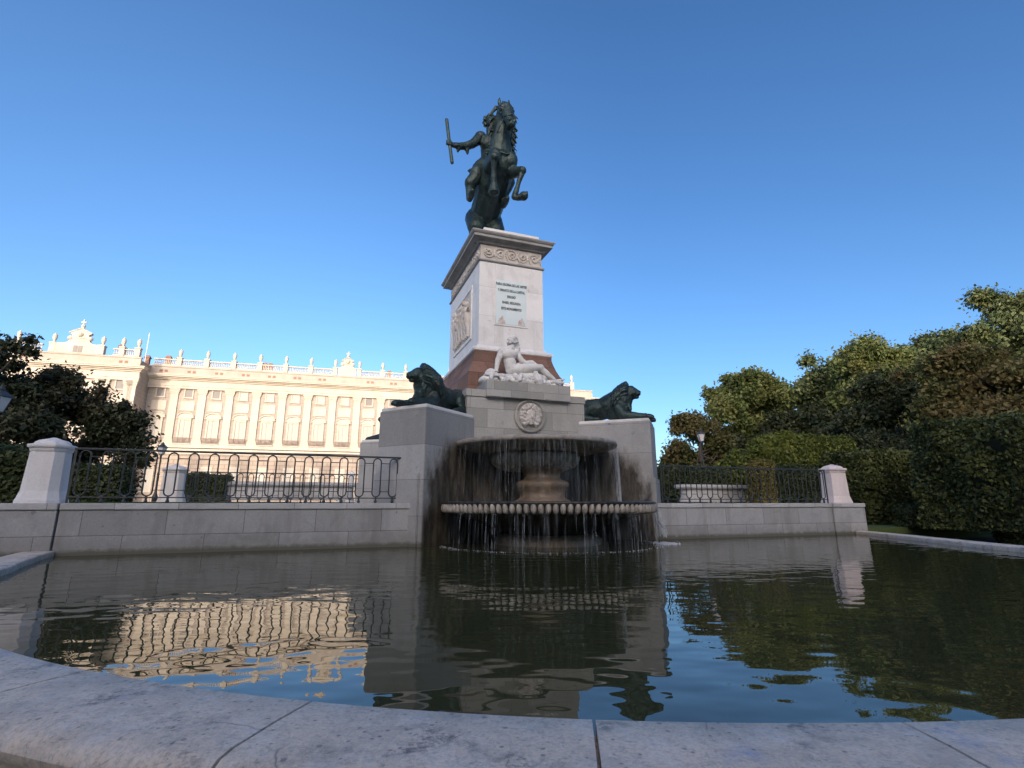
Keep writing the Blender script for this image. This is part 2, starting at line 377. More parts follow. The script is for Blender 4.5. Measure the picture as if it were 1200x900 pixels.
# ------------------------------------------------------------------ sculpting: capsules and ellipsoids fused by a voxel remesh
class Clay:
    def __init__(s): s.V = []; s.F = []
    def rings(s, rg):
        n = len(rg[0]); o = len(s.V)
        for r in rg: s.V.extend([tuple(p) for p in r])
        for i in range(len(rg) - 1):
            for j in range(n):
                k = (j + 1) % n; s.F.append((o + i*n + j, o + i*n + k, o + (i+1)*n + k, o + (i+1)*n + j))
        s.F.append(tuple(o + j for j in range(n))[::-1]); e = o + (len(rg) - 1) * n; s.F.append(tuple(e + j for j in range(n)))
    def cap(s, *pr, seg=14):
        """chain of (x,y,z,r)"""
        for a, b in zip(pr, pr[1:]):
            p, q = Vector(a[:3]), Vector(b[:3]); d = q - p; L = d.length
            if L < 1e-5: continue
            d /= L; u = d.cross(Vector((0, 0, 1)))
            if u.length < .05: u = d.cross(Vector((1, 0, 0)))
            u.normalize(); w = d.cross(u); rings = []
            st = []
            for i in range(6): t = R(-86 + 86 * i / 5); st.append((p + d * (a[3] * math.sin(t)), a[3] * math.cos(t)))
            for i in range(6): t = R(86 * i / 5); st.append((q + d * (b[3] * math.sin(t)), b[3] * math.cos(t)))
            for c, r in st: rings.append([c + (u * math.cos(2 * math.pi * j / seg) + w * math.sin(2 * math.pi * j / seg)) * r for j in range(seg)])
            s.rings(rings)
        return s
    def ell(s, c, r, rot=(0, 0, 0)):
        from mathutils import Euler
        m = Matrix.Translation(Vector(c)) @ Euler([R(x) for x in rot]).to_matrix().to_4x4() @ Matrix.Diagonal((*r, 1))
        rg = []
        for i in range(13):
            t = R(-86 + 172 * i / 12)
            rg.append([m @ Vector((math.cos(t) * math.cos(2 * math.pi * j / 18), math.cos(t) * math.sin(2 * math.pi * j / 18), math.sin(t))) for j in range(18)])
        s.rings(rg); return s
    def scale(s, c, f, i0=0):
        s.V[i0:] = [tuple(c[k] + (v[k] - c[k]) * f[k] for k in range(3)) for v in s.V[i0:]]; return s
    def box(s, x0, x1, y0, y1, z0, z1):
        s.rings([[(x0, y0, z), (x1, y0, z), (x1, y1, z), (x0, y1, z)] for z in (z0, z1)]); return s
    def done(s, name, mat, parent=None, vox=.03, smooth=3, disp=0., dscale=6., loc=None, rz=0.):
        me = bpy.data.meshes.new(name + '_clay'); me.from_pydata(s.V, [], s.F)
        o = bpy.data.objects.new(name + '_clay', me); TMP.objects.link(o)
        m = o.modifiers.new('r', 'REMESH'); m.mode = 'VOXEL'; m.voxel_size = vox
        if smooth: q = o.modifiers.new('s', 'SMOOTH'); q.factor = .5; q.iterations = smooth
        out = bpy.data.meshes.new_from_object(o.evaluated_get(tmp_graph())); out.name = name
        bpy.data.objects.remove(o); bpy.data.meshes.remove(me)
        if disp:
            nrm = [v.normal.copy() for v in out.vertices]
            for v, n_ in zip(out.vertices, nrm): v.co = v.co + n_ * (disp * mnoise.fractal(v.co * dscale, .6, 2.2, 4))
        out.polygons.foreach_set('use_smooth', [True] * len(out.polygons))
        out.materials.clear(); out.materials.append(mat)
        r = link(bpy.data.objects.new(name, out), parent)
        if loc is not None: r.location = loc
        r.rotation_euler = (0, 0, rz)
        return r
# a scratch scene keeps the modifier evaluation away from everything already built
TSC = bpy.data.scenes.new('scratch'); TMP = TSC.collection
def tmp_graph():
    with bpy.context.temp_override(scene=TSC, view_layer=TSC.view_layers[0]):
        dg = bpy.context.evaluated_depsgraph_get(); dg.update()
    return dg

# ------------------------------------------------------------------ camera, sun, sky
cam = bpy.data.cameras.new('camera'); cam.sensor_width = 36; cam.lens = 18; cam.clip_start = .05; cam.clip_end = 5000
co = bpy.data.objects.new('camera', cam); COL.objects.link(co)
co.location = (0, 0, 1.0); co.rotation_euler = (R(90 + 13.1), 0, 0); sc.camera = co

w = bpy.data.worlds.new('World'); sc.world = w; w.use_nodes = True
nt = w.node_tree; bg = nt.nodes['Background']
sky = nt.nodes.new('ShaderNodeTexSky'); sky.sky_type = 'NISHITA'; sky.sun_disc = False
sky.sun_elevation = R(SUN_EL); sky.sun_rotation = R(SUN_AZ); sky.air_density = 1.0; sky.dust_density = 1.2; sky.ozone_density = 2.5; sky.altitude = 600
hs = nt.nodes.new('ShaderNodeHueSaturation'); hs.inputs['Saturation'].default_value = 1.12
nt.links.new(sky.outputs[0], hs.inputs['Color'])
tn = nt.nodes.new('ShaderNodeMix'); tn.data_type = 'RGBA'; tn.blend_type = 'MULTIPLY'; tn.inputs[0].default_value = 1
tn.inputs[7].default_value = (.92, .95, 1.12, 1)
d2 = nt.nodes.new('ShaderNodeVectorMath'); d2.operation = 'DOT_PRODUCT'; d2.inputs[1].default_value = (-.85, .5, .15)
tc2 = nt.nodes.new('ShaderNodeTexCoord'); nt.links.new(tc2.outputs['Generated'], d2.inputs[0])
mr = nt.nodes.new('ShaderNodeMapRange'); mr.interpolation_type = 'SMOOTHSTEP'
for q_, v_ in zip(mr.inputs[1:5], (.25, .95, 0., 1.)): q_.default_value = v_
nt.links.new(d2.outputs['Value'], mr.inputs[0])
hz = nt.nodes.new('ShaderNodeMix'); hz.data_type = 'RGBA'; hz.inputs[6].default_value = (1, 1, 1, 1); hz.inputs[7].default_value = (1.58, 1.46, 1.38, 1)
nt.links.new(mr.outputs[0], hz.inputs[0])
hm = nt.nodes.new('ShaderNodeMix'); hm.data_type = 'RGBA'; hm.blend_type = 'MULTIPLY'; hm.inputs[0].default_value = 1
nt.links.new(hs.outputs[0], hm.inputs[6]); nt.links.new(hz.outputs[2], hm.inputs[7])
nt.links.new(hm.outputs[2], tn.inputs[6])
# warm glow added to the sky round the sun, fill light for the shaded foreground
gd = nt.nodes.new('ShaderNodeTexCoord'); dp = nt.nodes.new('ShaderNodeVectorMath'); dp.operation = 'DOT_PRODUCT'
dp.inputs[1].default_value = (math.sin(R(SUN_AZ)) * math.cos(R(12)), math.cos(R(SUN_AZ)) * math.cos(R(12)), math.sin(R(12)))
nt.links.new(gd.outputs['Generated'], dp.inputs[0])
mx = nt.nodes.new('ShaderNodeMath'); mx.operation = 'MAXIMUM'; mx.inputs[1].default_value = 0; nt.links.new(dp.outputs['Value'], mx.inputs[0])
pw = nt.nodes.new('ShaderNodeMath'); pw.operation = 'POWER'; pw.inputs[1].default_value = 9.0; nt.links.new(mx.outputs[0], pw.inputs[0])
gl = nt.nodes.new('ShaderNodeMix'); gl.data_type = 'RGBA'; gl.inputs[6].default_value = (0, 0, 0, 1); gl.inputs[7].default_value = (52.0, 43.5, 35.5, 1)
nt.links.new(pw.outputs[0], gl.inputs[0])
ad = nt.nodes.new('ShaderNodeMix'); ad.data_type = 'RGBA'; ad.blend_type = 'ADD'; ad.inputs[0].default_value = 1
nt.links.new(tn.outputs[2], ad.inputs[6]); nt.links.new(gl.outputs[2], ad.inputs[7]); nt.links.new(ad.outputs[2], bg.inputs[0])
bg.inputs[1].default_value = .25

sl = bpy.data.lights.new('sun', 'SUN'); sl.energy = 2.4; sl.angle = R(.5); sl.color = (1, .88, .76)
so = bpy.data.objects.new('sun', sl); COL.objects.link(so)
sd = Vector((math.sin(R(SUN_AZ)) * math.cos(R(SUN_EL)), math.cos(R(SUN_AZ)) * math.cos(R(SUN_EL)), math.sin(R(SUN_EL))))
so.rotation_euler = sd.to_track_quat('Z', 'Y').to_euler(); so.location = sd * 60

# ------------------------------------------------------------------ monument frame: x along the wall, y to the back
OX, OY, TH = .85, 13.9, R(20)
def loc2w(x, y, z=0.): return Vector((OX + math.cos(TH) * x - math.sin(TH) * y, OY + math.sin(TH) * x + math.cos(TH) * y, z))
BASE = (OX, OY, 0)

# ------------------------------------------------------------------ ground, plaza, water
def sheet(name, pts, z, mat, zs=None):
    bm = bmesh.new(); bm.faces.new([bm.verts.new((p[0], p[1], z)) for p in pts]); return struct(from_bm(name, bm, mat))
sheet('ground', [(-1500, -1500), (1500, -1500), (1500, 1500), (-1500, 1500)], -.35, M['earth'])
bm = bmesh.new()
P = [loc2w(x, y) for x, y in ((-11.7, .3), (-3.2, .3), (-2.2, 1.3), (2.2, 1.3), (3.2, .3), (11.7, .3), (11.7, 9.0), (-11.7, 9.0))]
prism(bm, [(p.x, p.y) for p in P], -.34, .985); struct(from_bm('terrace', bm, M['plaza']))
bm = bmesh.new()
P = [loc2w(x, y) for x, y in ((-120, 9.02), (12.5, 9.02), (13, 30), (150, 34), (190, 150), (-150, 190))]
prism(bm, [(p.x, p.y) for p in P], -.33, 1.05); struct(from_bm('plaza', bm, M['plaza']))
bm = bmesh.new()
P = [loc2w(x, y) for x, y in ((11.75, 1.), (60, 1.), (60, 33.6), (13.05, 29.9), (12.55, 9.))]
prism(bm, [(p.x, p.y) for p in P], -.345, .12); struct(from_bm('lawn', bm, M['lawn']))
bm = bmesh.new()
P = [loc2w(x, y) for x, y in ((-60, .5), (-11.72, .5), (-11.72, 9.), (-60, 9.))]
prism(bm, [(p.x, p.y) for p in P], -.345, .98); struct(from_bm('lawn', bm, M['lawn']))
bm = bmesh.new()
P = [loc2w(x, y) for x, y in ((-11.2, 2.2), (-6.6, 5.2), (-7.6, 8.4), (-11.2, 8.4))]
prism(bm, [(p.x, p.y) for p in P], .97, 1.03); struct(from_bm('lawn', bm, M['lawn']))

CX, CY = 1.3, 11.5
RT = [(-176, 10.45), (-174, 10.22), (-166, 9.72), (-158, 9.36), (-145, 9.18), (-120, 9.14), (-105, 9.10), (-90, 9.06), (-60, 9.05), (-25, 9.12), (-8, 9.2), (4, 9.4), (10, 9.66), (16, 10.05), (24, 10.85), (31.5, 11.85)]
def rimR(a):
    for (a0, r0), (a1, r1) in zip(RT, RT[1:]):
        if a <= a1:
            t = max(0, (a - a0) / (a1 - a0)); return r0 + (r1 - r0) * t
    return RT[-1][1]
def rimP(a, off=0.):
    r = rimR(a) + off; return (CX + r * math.cos(R(a)), CY + r * math.sin(R(a)))
bm = bmesh.new()
pts = [rimP(-176 + i * (207.5 / 120), .06) for i in range(121)]
pts += [(p.x, p.y) for p in (loc2w(10.6, .6), loc2w(-10.6, .6))]
org = loc2w(0, -.2)
bm.faces.new([bm.verts.new((x - org.x, y - org.y, 0)) for x, y in pts])
wo = struct(from_bm('water', bm, M['water'])); wo.location = (org.x, org.y, 0)

rim = thing('pool_rim', 'broad worn limestone rim curving round the pool in the foreground', 'pool rim')
prof = [(-.0, -.28), (0, .075), (.006, .09), (.02, .1), (.25, .104), (.50, .1), (.565, .088), (.61, .06), (.63, .02), (.62, -.015), (.59, -.045), (.55, -.06), (.54, -.09)]
def rim_seg(a0, a1):
    bm = bmesh.new(); n = max(2, int((a1 - a0) / .8)); rings = []
    g = .045
    pr = prof + [(.54, -.28)]
    for i in range(n + 1):
        a = a0 + g + (a1 - a0 - 2 * g) * i / n
        rings.append([Vector((*rimP(a, o), z)) for o, z in pr])
    loft(bm, rings)
    o = from_bm('rim_stone', bm, M['rim'], rim)
    for p in o.data.polygons: p.use_smooth = True
    o.data.set_sharp_from_angle(angle=R(40))
    return o
J = [-176, -170.5, -163, -155, -147, -139, -130.5, -122, -113.5, -104.2, -96, -87.8, -79, -70.5, -62, -53, -44, -35, -26, -17, -8, 0, 8, 15, 22, 31.4]
for a0, a1 in zip(J, J[1:]): rim_seg(a0, a1)
bm = bmesh.new(); rings = []
for i in range(140):
    a = -175.8 + 207 * i / 139
    rings.append([Vector((*rimP(a, o), z)) for o, z in ((.06, -.3), (.06, .05), (.5, .05), (.5, -.10), (.76, -.105), (.80, -.125), (.80, -.33))])
loft(bm, rings); from_bm('rim_bed', bm, M['rim'], rim)

# ------------------------------------------------------------------ retaining walls, posts, railings
def bev_all(o, wd=.012):
    return o
def wall(x0, x1, label, postx, pier):
    t = thing('retaining_wall', label, 'wall', BASE, TH)
    BOX('wall_face', (x0, x1, 0, .5, -.34, .868), M['granite'], t)
    BOX('coping', (x0, x1, -.035, .62, .872, 1.0), M['coping'], t, .018)
    p0, p1 = pier
    BOX('pier', (p0, p1, -.03, 1.05, -.34, .868), M['granite'], t)
    BOX('coping', (p0 - .005, p1 + .005, -.065, 1.08, .872, 1.0), M['coping'], t, .018)
    xo = p1 if p1 > 0 else p0; s = 1 if p1 > 0 else -1
    BOX('return_wall', (min(xo - s * .45, xo - s * .02), max(xo - s * .45, xo - s * .02), 1.052, 2.6, -.34, .868), M['granite'], t)
    BOX('coping', (min(xo - s * .5, xo + s * .01), max(xo - s * .5, xo + s * .01), 1.085, 2.65, .872, 1.0), M['coping'], t, .018)
    return t
wall(-10.36, -3.42, 'pale granite retaining wall left of the fountain, under the long looped railing', -10.9, (-11.95, -10.39))
wall(3.42, 10.36, 'pale granite retaining wall right of the fountain, under the short railing', 10.9, (10.39, 11.86))

def post(x, y, label, mat, s=1.):
    t = thing('stone_post', label, 'post', loc2w(x, y, 1.0), TH, 'stone posts at the ends of the railings')
    bm = bmesh.new()
    rect_loft(bm, [(.49*s, .49*s, 0), (.49*s, .49*s, .05), (.465*s, .465*s, .10), (.44*s, .44*s, .19), (.42*s, .42*s, .24), (.385*s, .385*s, 1.02)], ch=.42)
    from_bm('shaft', bm, mat, t)
    bm = bmesh.new()
    rect_loft(bm, [(.385*s, .385*s, 1.022), (.41*s, .41*s, 1.05), (.42*s, .42*s, 1.09), (.465*s, .465*s, 1.12), (.475*s, .475*s, 1.15), (.465*s, .465*s, 1.18), (.36*s, .36*s, 1.2), (.34*s, .34*s, 1.235), (.27*s, .27*s, 1.275), (.12*s, .12*s, 1.31), (.04*s, .04*s, 1.335)], ch=.5)
    from_bm('cap', bm, mat, t)
post(-10.9, .58, 'large pale stone post with domed cap at the left end of the long railing', M['post'], .76)
post(11.38, .6, 'stone post with painted pink sunlight tint and domed cap at the right end of the short railing', M['post_sun_tint'], .86)
post(-10.45, 8.5, 'smaller looking stone post seen through the left railing beside a dark hedge', M['post'], .82)

def railing(x0, x1, y, n, label, loc_z=1.0):
    t = thing('iron_railing', label, 'railing', loc2w(x0, y, loc_z), TH, 'wrought iron railings on the terrace')
    L = x1 - x0; sp = L / n
    bm = bmesh.new(); box(bm, 0, L, -.028, .028, 1.085, 1.125, .008); from_bm('top_rail', bm, M['iron'], t)
    bm = bmesh.new(); box(bm, 0, L, -.02, .02, .105, .13, .005); from_bm('bottom_rail', bm, M['iron'], t)
    lb = None
    hw = sp * .235; z0, z1 = .15, 1.07
    for i in range(n):
        cx = (i + .5) * sp
        if lb is None:
            pts = [(hw * math.cos(R(a)), 0, z1 - hw + hw * math.sin(R(a))) for a in range(0, 181, 18)] + [(hw * math.cos(R(a)), 0, z0 + hw + hw * math.sin(R(a))) for a in range(180, 361, 18)]
            bm = bmesh.new(); tube(bm, pts, .0155, 8, True); lb = from_bm('loop_bar', bm, M['iron'], t, True)
            lns = []
            for z in (.27, .95):
                bm = bmesh.new(); box(bm, hw, sp - hw, -.009, .009, z - .009, z + .009); lns.append(from_bm('link_bar', bm, M['iron'], t))
            bm = bmesh.new(); box(bm, -.02, .02, -.02, .02, .05, .155, .004); bmesh.ops.create_uvsphere(bm, u_segments=12, v_segments=8, radius=.038, matrix=Matrix.Translation((0, 0, .035)))
            ft = from_bm('ball_foot', bm, M['iron'], t, True)
            lb.location.x = lns[0].location.x = lns[1].location.x = ft.location.x = cx
        else:
            for o in (lb, *lns, ft):
                if o in lns and i == n - 1: continue
                c = o.copy(); COL.objects.link(c); c.parent = t; c.location.x = cx
    for xx in (.02, L - .02):
        bm = bmesh.new(); box(bm, xx - .016, xx + .016, -.016, .016, .0, 1.084); from_bm('end_bar', bm, M['iron'], t)
    return t
railing(-10.42, -3.72, .33, 17, 'long black railing of looped bars on the wall left of the fountain')
railing(3.95, 10.66, .33, 17, 'black railing of looped bars on the wall right of the fountain')
railing(-10.05, -3.95, 8.85, 17, 'farther black railing on the back edge of the terrace, seen through the left railing')

# ------------------------------------------------------------------ monument pedestal
mon = thing('monument_pedestal', 'tall white marble pedestal on granite piers with inscription panel, carrying the bronze rider', 'monument', BASE, TH)
YC = 4.6
bm = bmesh.new(); box(bm, -1.87, 1.87, 1.1, 8.1, -.34, 3.98, .015); from_bm('central_pier', bm, M['granite_pier'], mon)
bm = bmesh.new(); box(bm, -1.9, 1.9, 1.07, 8.13, 3.984, 4.2, .015); from_bm('pier_cap', bm, M['granite_pier'], mon)
bm = bmesh.new(); box(bm, -1.33, 1.33, .93, 2.2, 3.99, 4.47, .012); from_bm('statue_plinth', bm, M['granite_pier'], mon)
bm = bmesh.new(); box(bm, -1.33, 1.33, 7.0, 8.27, 3.99, 4.47, .012); from_bm('statue_plinth', bm, M['granite_pier'], mon)
for s in (-1, 1):
    bm = bmesh.new(); box(bm, min(s * 1.62, s * 1.86), max(s * 1.62, s * 1.86), 2.3, 6.9, 4.203, 4.30, .01); from_bm('ledge_slab', bm, M['slab'], mon)

def mpt(px, py, sx, sy):   # mirrored copies of the front-left lion block
    return (sx * px, (py if sy > 0 else 2 * YC - py))
C0 = Vector((-3.27, -.27)); D1 = Vector((math.cos(R(40)), math.sin(R(40)))); D2 = Vector((math.cos(R(130)), math.sin(R(130))))
def lion_block(sx, sy):
    def quad(e0, e1, w0, w1):   # along block (D1) e0..e1, across (D2) w0..w1
        q = [C0 + D1 * a + D2 * b for a, b in ((e0, w0), (e1, w0), (e1, w1), (e0, w1))]
        q = [mpt(p.x, p.y, sx, sy) for p in q]
        return q if sx * sy > 0 else q[::-1]
    def blk(name, q, z0, z1, mat, bev=.012):
        bm = bmesh.new(); prism(bm, q, z0, z1)
        bmesh.ops.bevel(bm, geom=list(bm.edges), offset=bev, segments=2, affect='EDGES')
        return from_bm(name, bm, mat, mon)
    b = blk('lion_pedestal', quad(0, 3.3, 0, 1.55), -.34, 3.34, M['granite_block'])
    blk('lion_pedestal_foot', quad(-.05, .9, .12, 1.6), -.33, 1.72, M['granite_block'], .02)
    blk('lion_slab', quad(.03, 2.7, .02, 1.53), 3.343, 3.43, M['slab'])
for sx in (1, -1):
    for sy in (1, -1): lion_block(sx, sy)

bm = bmesh.new()
rect_loft(bm, [(1.62, 2.62, 4.203), (1.60, 2.60, 4.95), (1.53, 2.53, 5.05), (1.44, 2.44, 5.25), (1.36, 2.36, 5.5), (1.33, 2.33, 5.62), (1.33, 2.33, 5.74)], 0, YC)
from_bm('red_stone_base', bm, M['red_stone'], mon)
bm = bmesh.new()
rect_loft(bm, [(1.33, 2.28, 5.742), (1.37, 2.32, 5.77), (1.38, 2.33, 5.83), (1.35, 2.30, 5.89), (1.24, 2.19, 5.92), (1.19, 2.14, 5.99), (1.17, 2.12, 6.04)], 0, YC)
from_bm('base_moulding', bm, M['marble'], mon)
bm = bmesh.new(); box(bm, -1.15, 1.15, YC - 2.1, YC + 2.1, 6.042, 8.96, .012); from_bm('shaft', bm, M['marble'], mon)
bm = bmesh.new()
rect_loft(bm, [(1.16, 2.11, 8.962), (1.20, 2.15, 8.98), (1.21, 2.16, 9.02), (1.18, 2.13, 9.05)], 0, YC); from_bm('string_course', bm, M['cornice'], mon)
bm = bmesh.new(); box(bm, -1.12, 1.12, YC - 2.07, YC + 2.07, 9.052, 9.6, .008); from_bm('frieze', bm, M['relief'], mon)
bm = bmesh.new()
rect_loft(bm, [(1.15, 2.10, 9.602), (1.20, 2.15, 9.62), (1.22, 2.17, 9.66), (1.30, 2.25, 9.70), (1.41, 2.36, 9.73), (1.43, 2.38, 9.74), (1.43, 2.38, 9.83), (1.46, 2.41, 9.84), (1.50, 2.45, 9.89), (1.51, 2.46, 9.93), (1.49, 2.44, 9.945), (1.3, 2.2, 9.96)], 0, YC)
from_bm('cornice', bm, M['cornice'], mon)
bm = bmesh.new(); box(bm, -1.02, 1.02, YC - 2.12, YC + 2.12, 9.955, 10.23, .012); from_bm('statue_base', bm, M['slab'], mon)

# carved frieze: acanthus scrolls and rosettes
def scrolls(L, along, fixed, flip=1):
    c = Clay(); n = max(3, round(L / .42)); st = L / n
    def pt(u, z, d): return (u, fixed - d * flip, z) if along == 'x' else (fixed - d * flip, u, z)
    for i in range(n):
        u0 = -L / 2 + st * (i + .5); zc = 9.33
        sgn = 1 if i % 2 else -1
        pr = None
        for j in range(22):
            a = sgn * j * .48 + i; r = .205 * (1 - j / 26)
            q = pt(u0 + r * math.cos(a), zc + r * math.sin(a), .015)
            if pr: c.cap((*pr, .024), (*q, .024), seg=8)
            pr = q
        for a in range(6):
            q = pt(u0 + .075 * math.cos(a * 1.047), zc + .075 * math.sin(a * 1.047), .025)
            c.ell(q, (.035, .035, .035))
        for sg in (-1, 1):
            q0 = pt(u0 + st * .5, zc + sg * .04, .015); q1 = pt(u0 + st * .5 + .06, zc + sg * .2, .02); c.cap((*q0, .035), (*q1, .018), seg=8)
    return c
scrolls(2.1, 'x', YC - 2.075).done('frieze_scrolls', M['relief'], mon, .016, 1)
cl = scrolls(4.0, 'y', -1.125); 
o = cl.done('frieze_scrolls', M['relief'], mon, .018, 1); o.location.y = YC

# inscription panel
bm = bmesh.new(); box(bm, -.64, .58, YC - 2.125, YC - 2.098, 6.74, 8.42, .008); from_bm('inscription_frame', bm, M['marble'], mon)
bm = bmesh.new(); box(bm, -.575, .515, YC - 2.135, YC - 2.12, 6.80, 8.36, .004); from_bm('inscription_panel', bm, M['plaque'], mon)
def text(body, x, z, size, wmax, parent, y):
    cu = bpy.data.curves.new('t', 'FONT'); cu.body = body; cu.size = size; cu.align_x = 'CENTER'; cu.extrude = .006; cu.offset = .002
    o = bpy.data.objects.new('t', cu); TMP.objects.link(o)
    me = bpy.data.meshes.new_from_object(o.evaluated_get(tmp_graph())); bpy.data.objects.remove(o)
    xs = [v.co.x for v in me.vertices]; wd = max(xs) - min(xs); f = min(1, wmax / wd)
    for v in me.vertices: v.co = Vector((x + v.co.x * f, y - v.co.z, z + v.co.y))
    me.materials.clear(); me.materials.append(M['letter'])
    return link(bpy.data.objects.new('inscription_line', me), parent)
for i, (s, wd) in enumerate((('PARA GLORIA DE LAS ARTES', 1.10), ('Y ORNATO DE LA CAPITAL', .98), ('ERIGIÓ', .30), ('ISABEL SEGUNDA', .66), ('ESTE MONUMENTO', .72))):
    text(s, -.03, 8.17 - i * .215, .125, wd, mon, YC - 2.142)
for x in (-.37, .33):
    bm = bmesh.new()
    n = 14; vs = [bm.verts.new((x + .12 * math.cos(R(180 * i / n)) * (1 + .15 * math.sin(i * 2.1)), YC - 2.139, 6.81 + .24 * math.sin(R(180 * i / n)) * (1 + .2 * math.sin(i * 1.3)))) for i in range(n + 1)]
    bm.faces.new(vs); from_bm('rust_stain', bm, M['rust'], mon)

# sunk relief on the left flank
bm = bmesh.new()
for b in ((-1.19, -1.14, 3.35, 5.85, 8.3, 8.42), (-1.19, -1.14, 3.35, 5.85, 6.45, 6.57), (-1.19, -1.14, 3.35, 3.47, 6.572, 8.298), (-1.19, -1.14, 5.73, 5.85, 6.572, 8.298)): box(bm, *b, bev=.012)
from_bm('relief_frame', bm, M['marble'], mon)
c = Clay(); rr = random.Random(3)
c.box(-1.17, -1.13, 3.48, 5.72, 6.58, 8.29)
for i, y in enumerate((3.75, 4.1, 4.5, 4.85, 5.2, 5.5)):
    h = 6.7 + rr.uniform(0, .15); top = h + rr.uniform(.85, 1.15); xx = -1.2
    c.cap((xx, y, h + .1, .07), (xx - .02, y + rr.uniform(-.06, .06), h + .5, .12), (xx - .03, y, top - .15, .13)); c.ell((xx - .05, y + .02, top + .1), (.09, .09, .11))
    c.cap((xx - .05, y, top - .15, .06), (xx - .07, y + rr.choice((-.25, .25)), top - .35, .05), (xx - .06, y + rr.choice((-.3, .3)), top - .1, .04))
    c.cap((xx, y - .05, h + .4, .08), (xx - .02, y - .12, h - .1, .05)); c.cap((xx, y + .05, h + .4, .08), (xx - .02, y + .14, h - .1, .05))
for i in range(14): c.ell((-1.17, rr.uniform(3.6, 5.6), rr.uniform(7.2, 8.2)), (.05, rr.uniform(.06, .16), rr.uniform(.05, .12)))
c.done('flank_relief', M['relief'], mon, .022, 1)

# mask medallion over the fountain
c = Clay(); zc = 3.5; yf = 1.08; cx = .05
bm = bmesh.new()
rings = []
for r, d in ((.49, 0), (.5, .05), (.485, .08), (.44, .09), (.42, .06), (.41, .045)):
    rings.append([(cx + r * math.cos(2 * math.pi * j / 48), yf + .02 - d, zc + r * math.sin(2 * math.pi * j / 48)) for j in range(48)])
loft(bm, rings); from_bm('medallion', bm, M['granite_pier'], mon, False)
c.ell((cx, yf - .05, zc - .03), (.17, .13, .24)); c.ell((cx, yf - .17, zc - .05), (.035, .05, .07)); c.ell((cx, yf - .15, zc - .15), (.07, .03, .025)); c.ell((cx, yf - .15, zc - .19), (.055, .03, .02))
c.ell((cx, yf - .12, zc - .25), (.06, .05, .04)); c.cap((cx - .13, yf - .13, zc + .045, .025), (cx - .03, yf - .155, zc + .03, .025)); c.cap((cx + .13, yf - .13, zc + .045, .025), (cx + .03, yf - .155, zc + .03, .025))
for s in (-1, 1): c.ell((cx + s * .075, yf - .15, zc - .005), (.032, .02, .016)); c.ell((cx + s * .1, yf - .1, zc - .1), (.06, .05, .06))
for i in range(30):
    a = R(-60 + i * 300 / 29); r0 = .2; wv = .05 * math.sin(i * 2.3)
    p = [(cx + math.cos(a) * q, yf - d, zc + math.sin(a) * q * 1.08) for q, d in ((.18, .06), (.26 + wv, .1), (.34, .05))]
    c.cap((*p[0], .035), (*p[1], .045), (*p[2], .028), seg=8)
c.done('mask', M['relief'], mon, .013, 1)

# ------------------------------------------------------------------ fountain basins
ft = thing('fountain', 'two tiered stone fountain with fluted bowls and water running over the rims', 'fountain', BASE, TH)
bm = bmesh.new()
prof = [(.3, 1.88), (.74, 1.86), (.95, 1.90), (1.12, 1.98), (1.22, 2.08), (1.26, 2.18), (1.24, 2.27), (1.17, 2.32), (.3, 2.33)]
lathe(bm, prof, 252, (0, .6, 0), lambda t, r, z: (-.075 * (1 - abs(math.sin(t * 21))) ** 1.3 if 1.87 < z < 2.31 and r > .7 else 0))
from_bm('fluted_bowl', bm, M['bowl'], ft, True)
bm = bmesh.new()
prof = [(.3, 2.335), (1.2, 2.335), (1.45, 2.345), (1.75, 2.375), (2.1, 2.44), (2.22, 2.48), (2.27, 2.50), (2.285, 2.54), (2.28, 2.59), (2.25, 2.615), (2.18, 2.62), (2.12, 2.59), (1.5, 2.50), (.3, 2.46)]
lathe(bm, prof, 192, (0, .6, 0), lambda t, r, z: (.06 * abs(math.sin(t * 21)) if 1.95 < z < 2.25 and r > 1 else 0))
from_bm('upper_basin', bm, M['wet'], ft, True).data.set_sharp_from_angle(angle=R(50))
bm = bmesh.new()
lathe(bm, [(.75, 1.0), (.75, 1.06), (.66, 1.1), (.6, 1.16), (.62, 1.3), (.68, 1.38), (.72, 1.46), (.70, 1.54), (.60, 1.58), (.50, 1.62), (.47, 1.7), (.5, 1.78), (.62, 1.86), (.8, 1.92)], 64, (0, .1, 0))
from_bm('stem', bm, M['ochre'], ft, True)
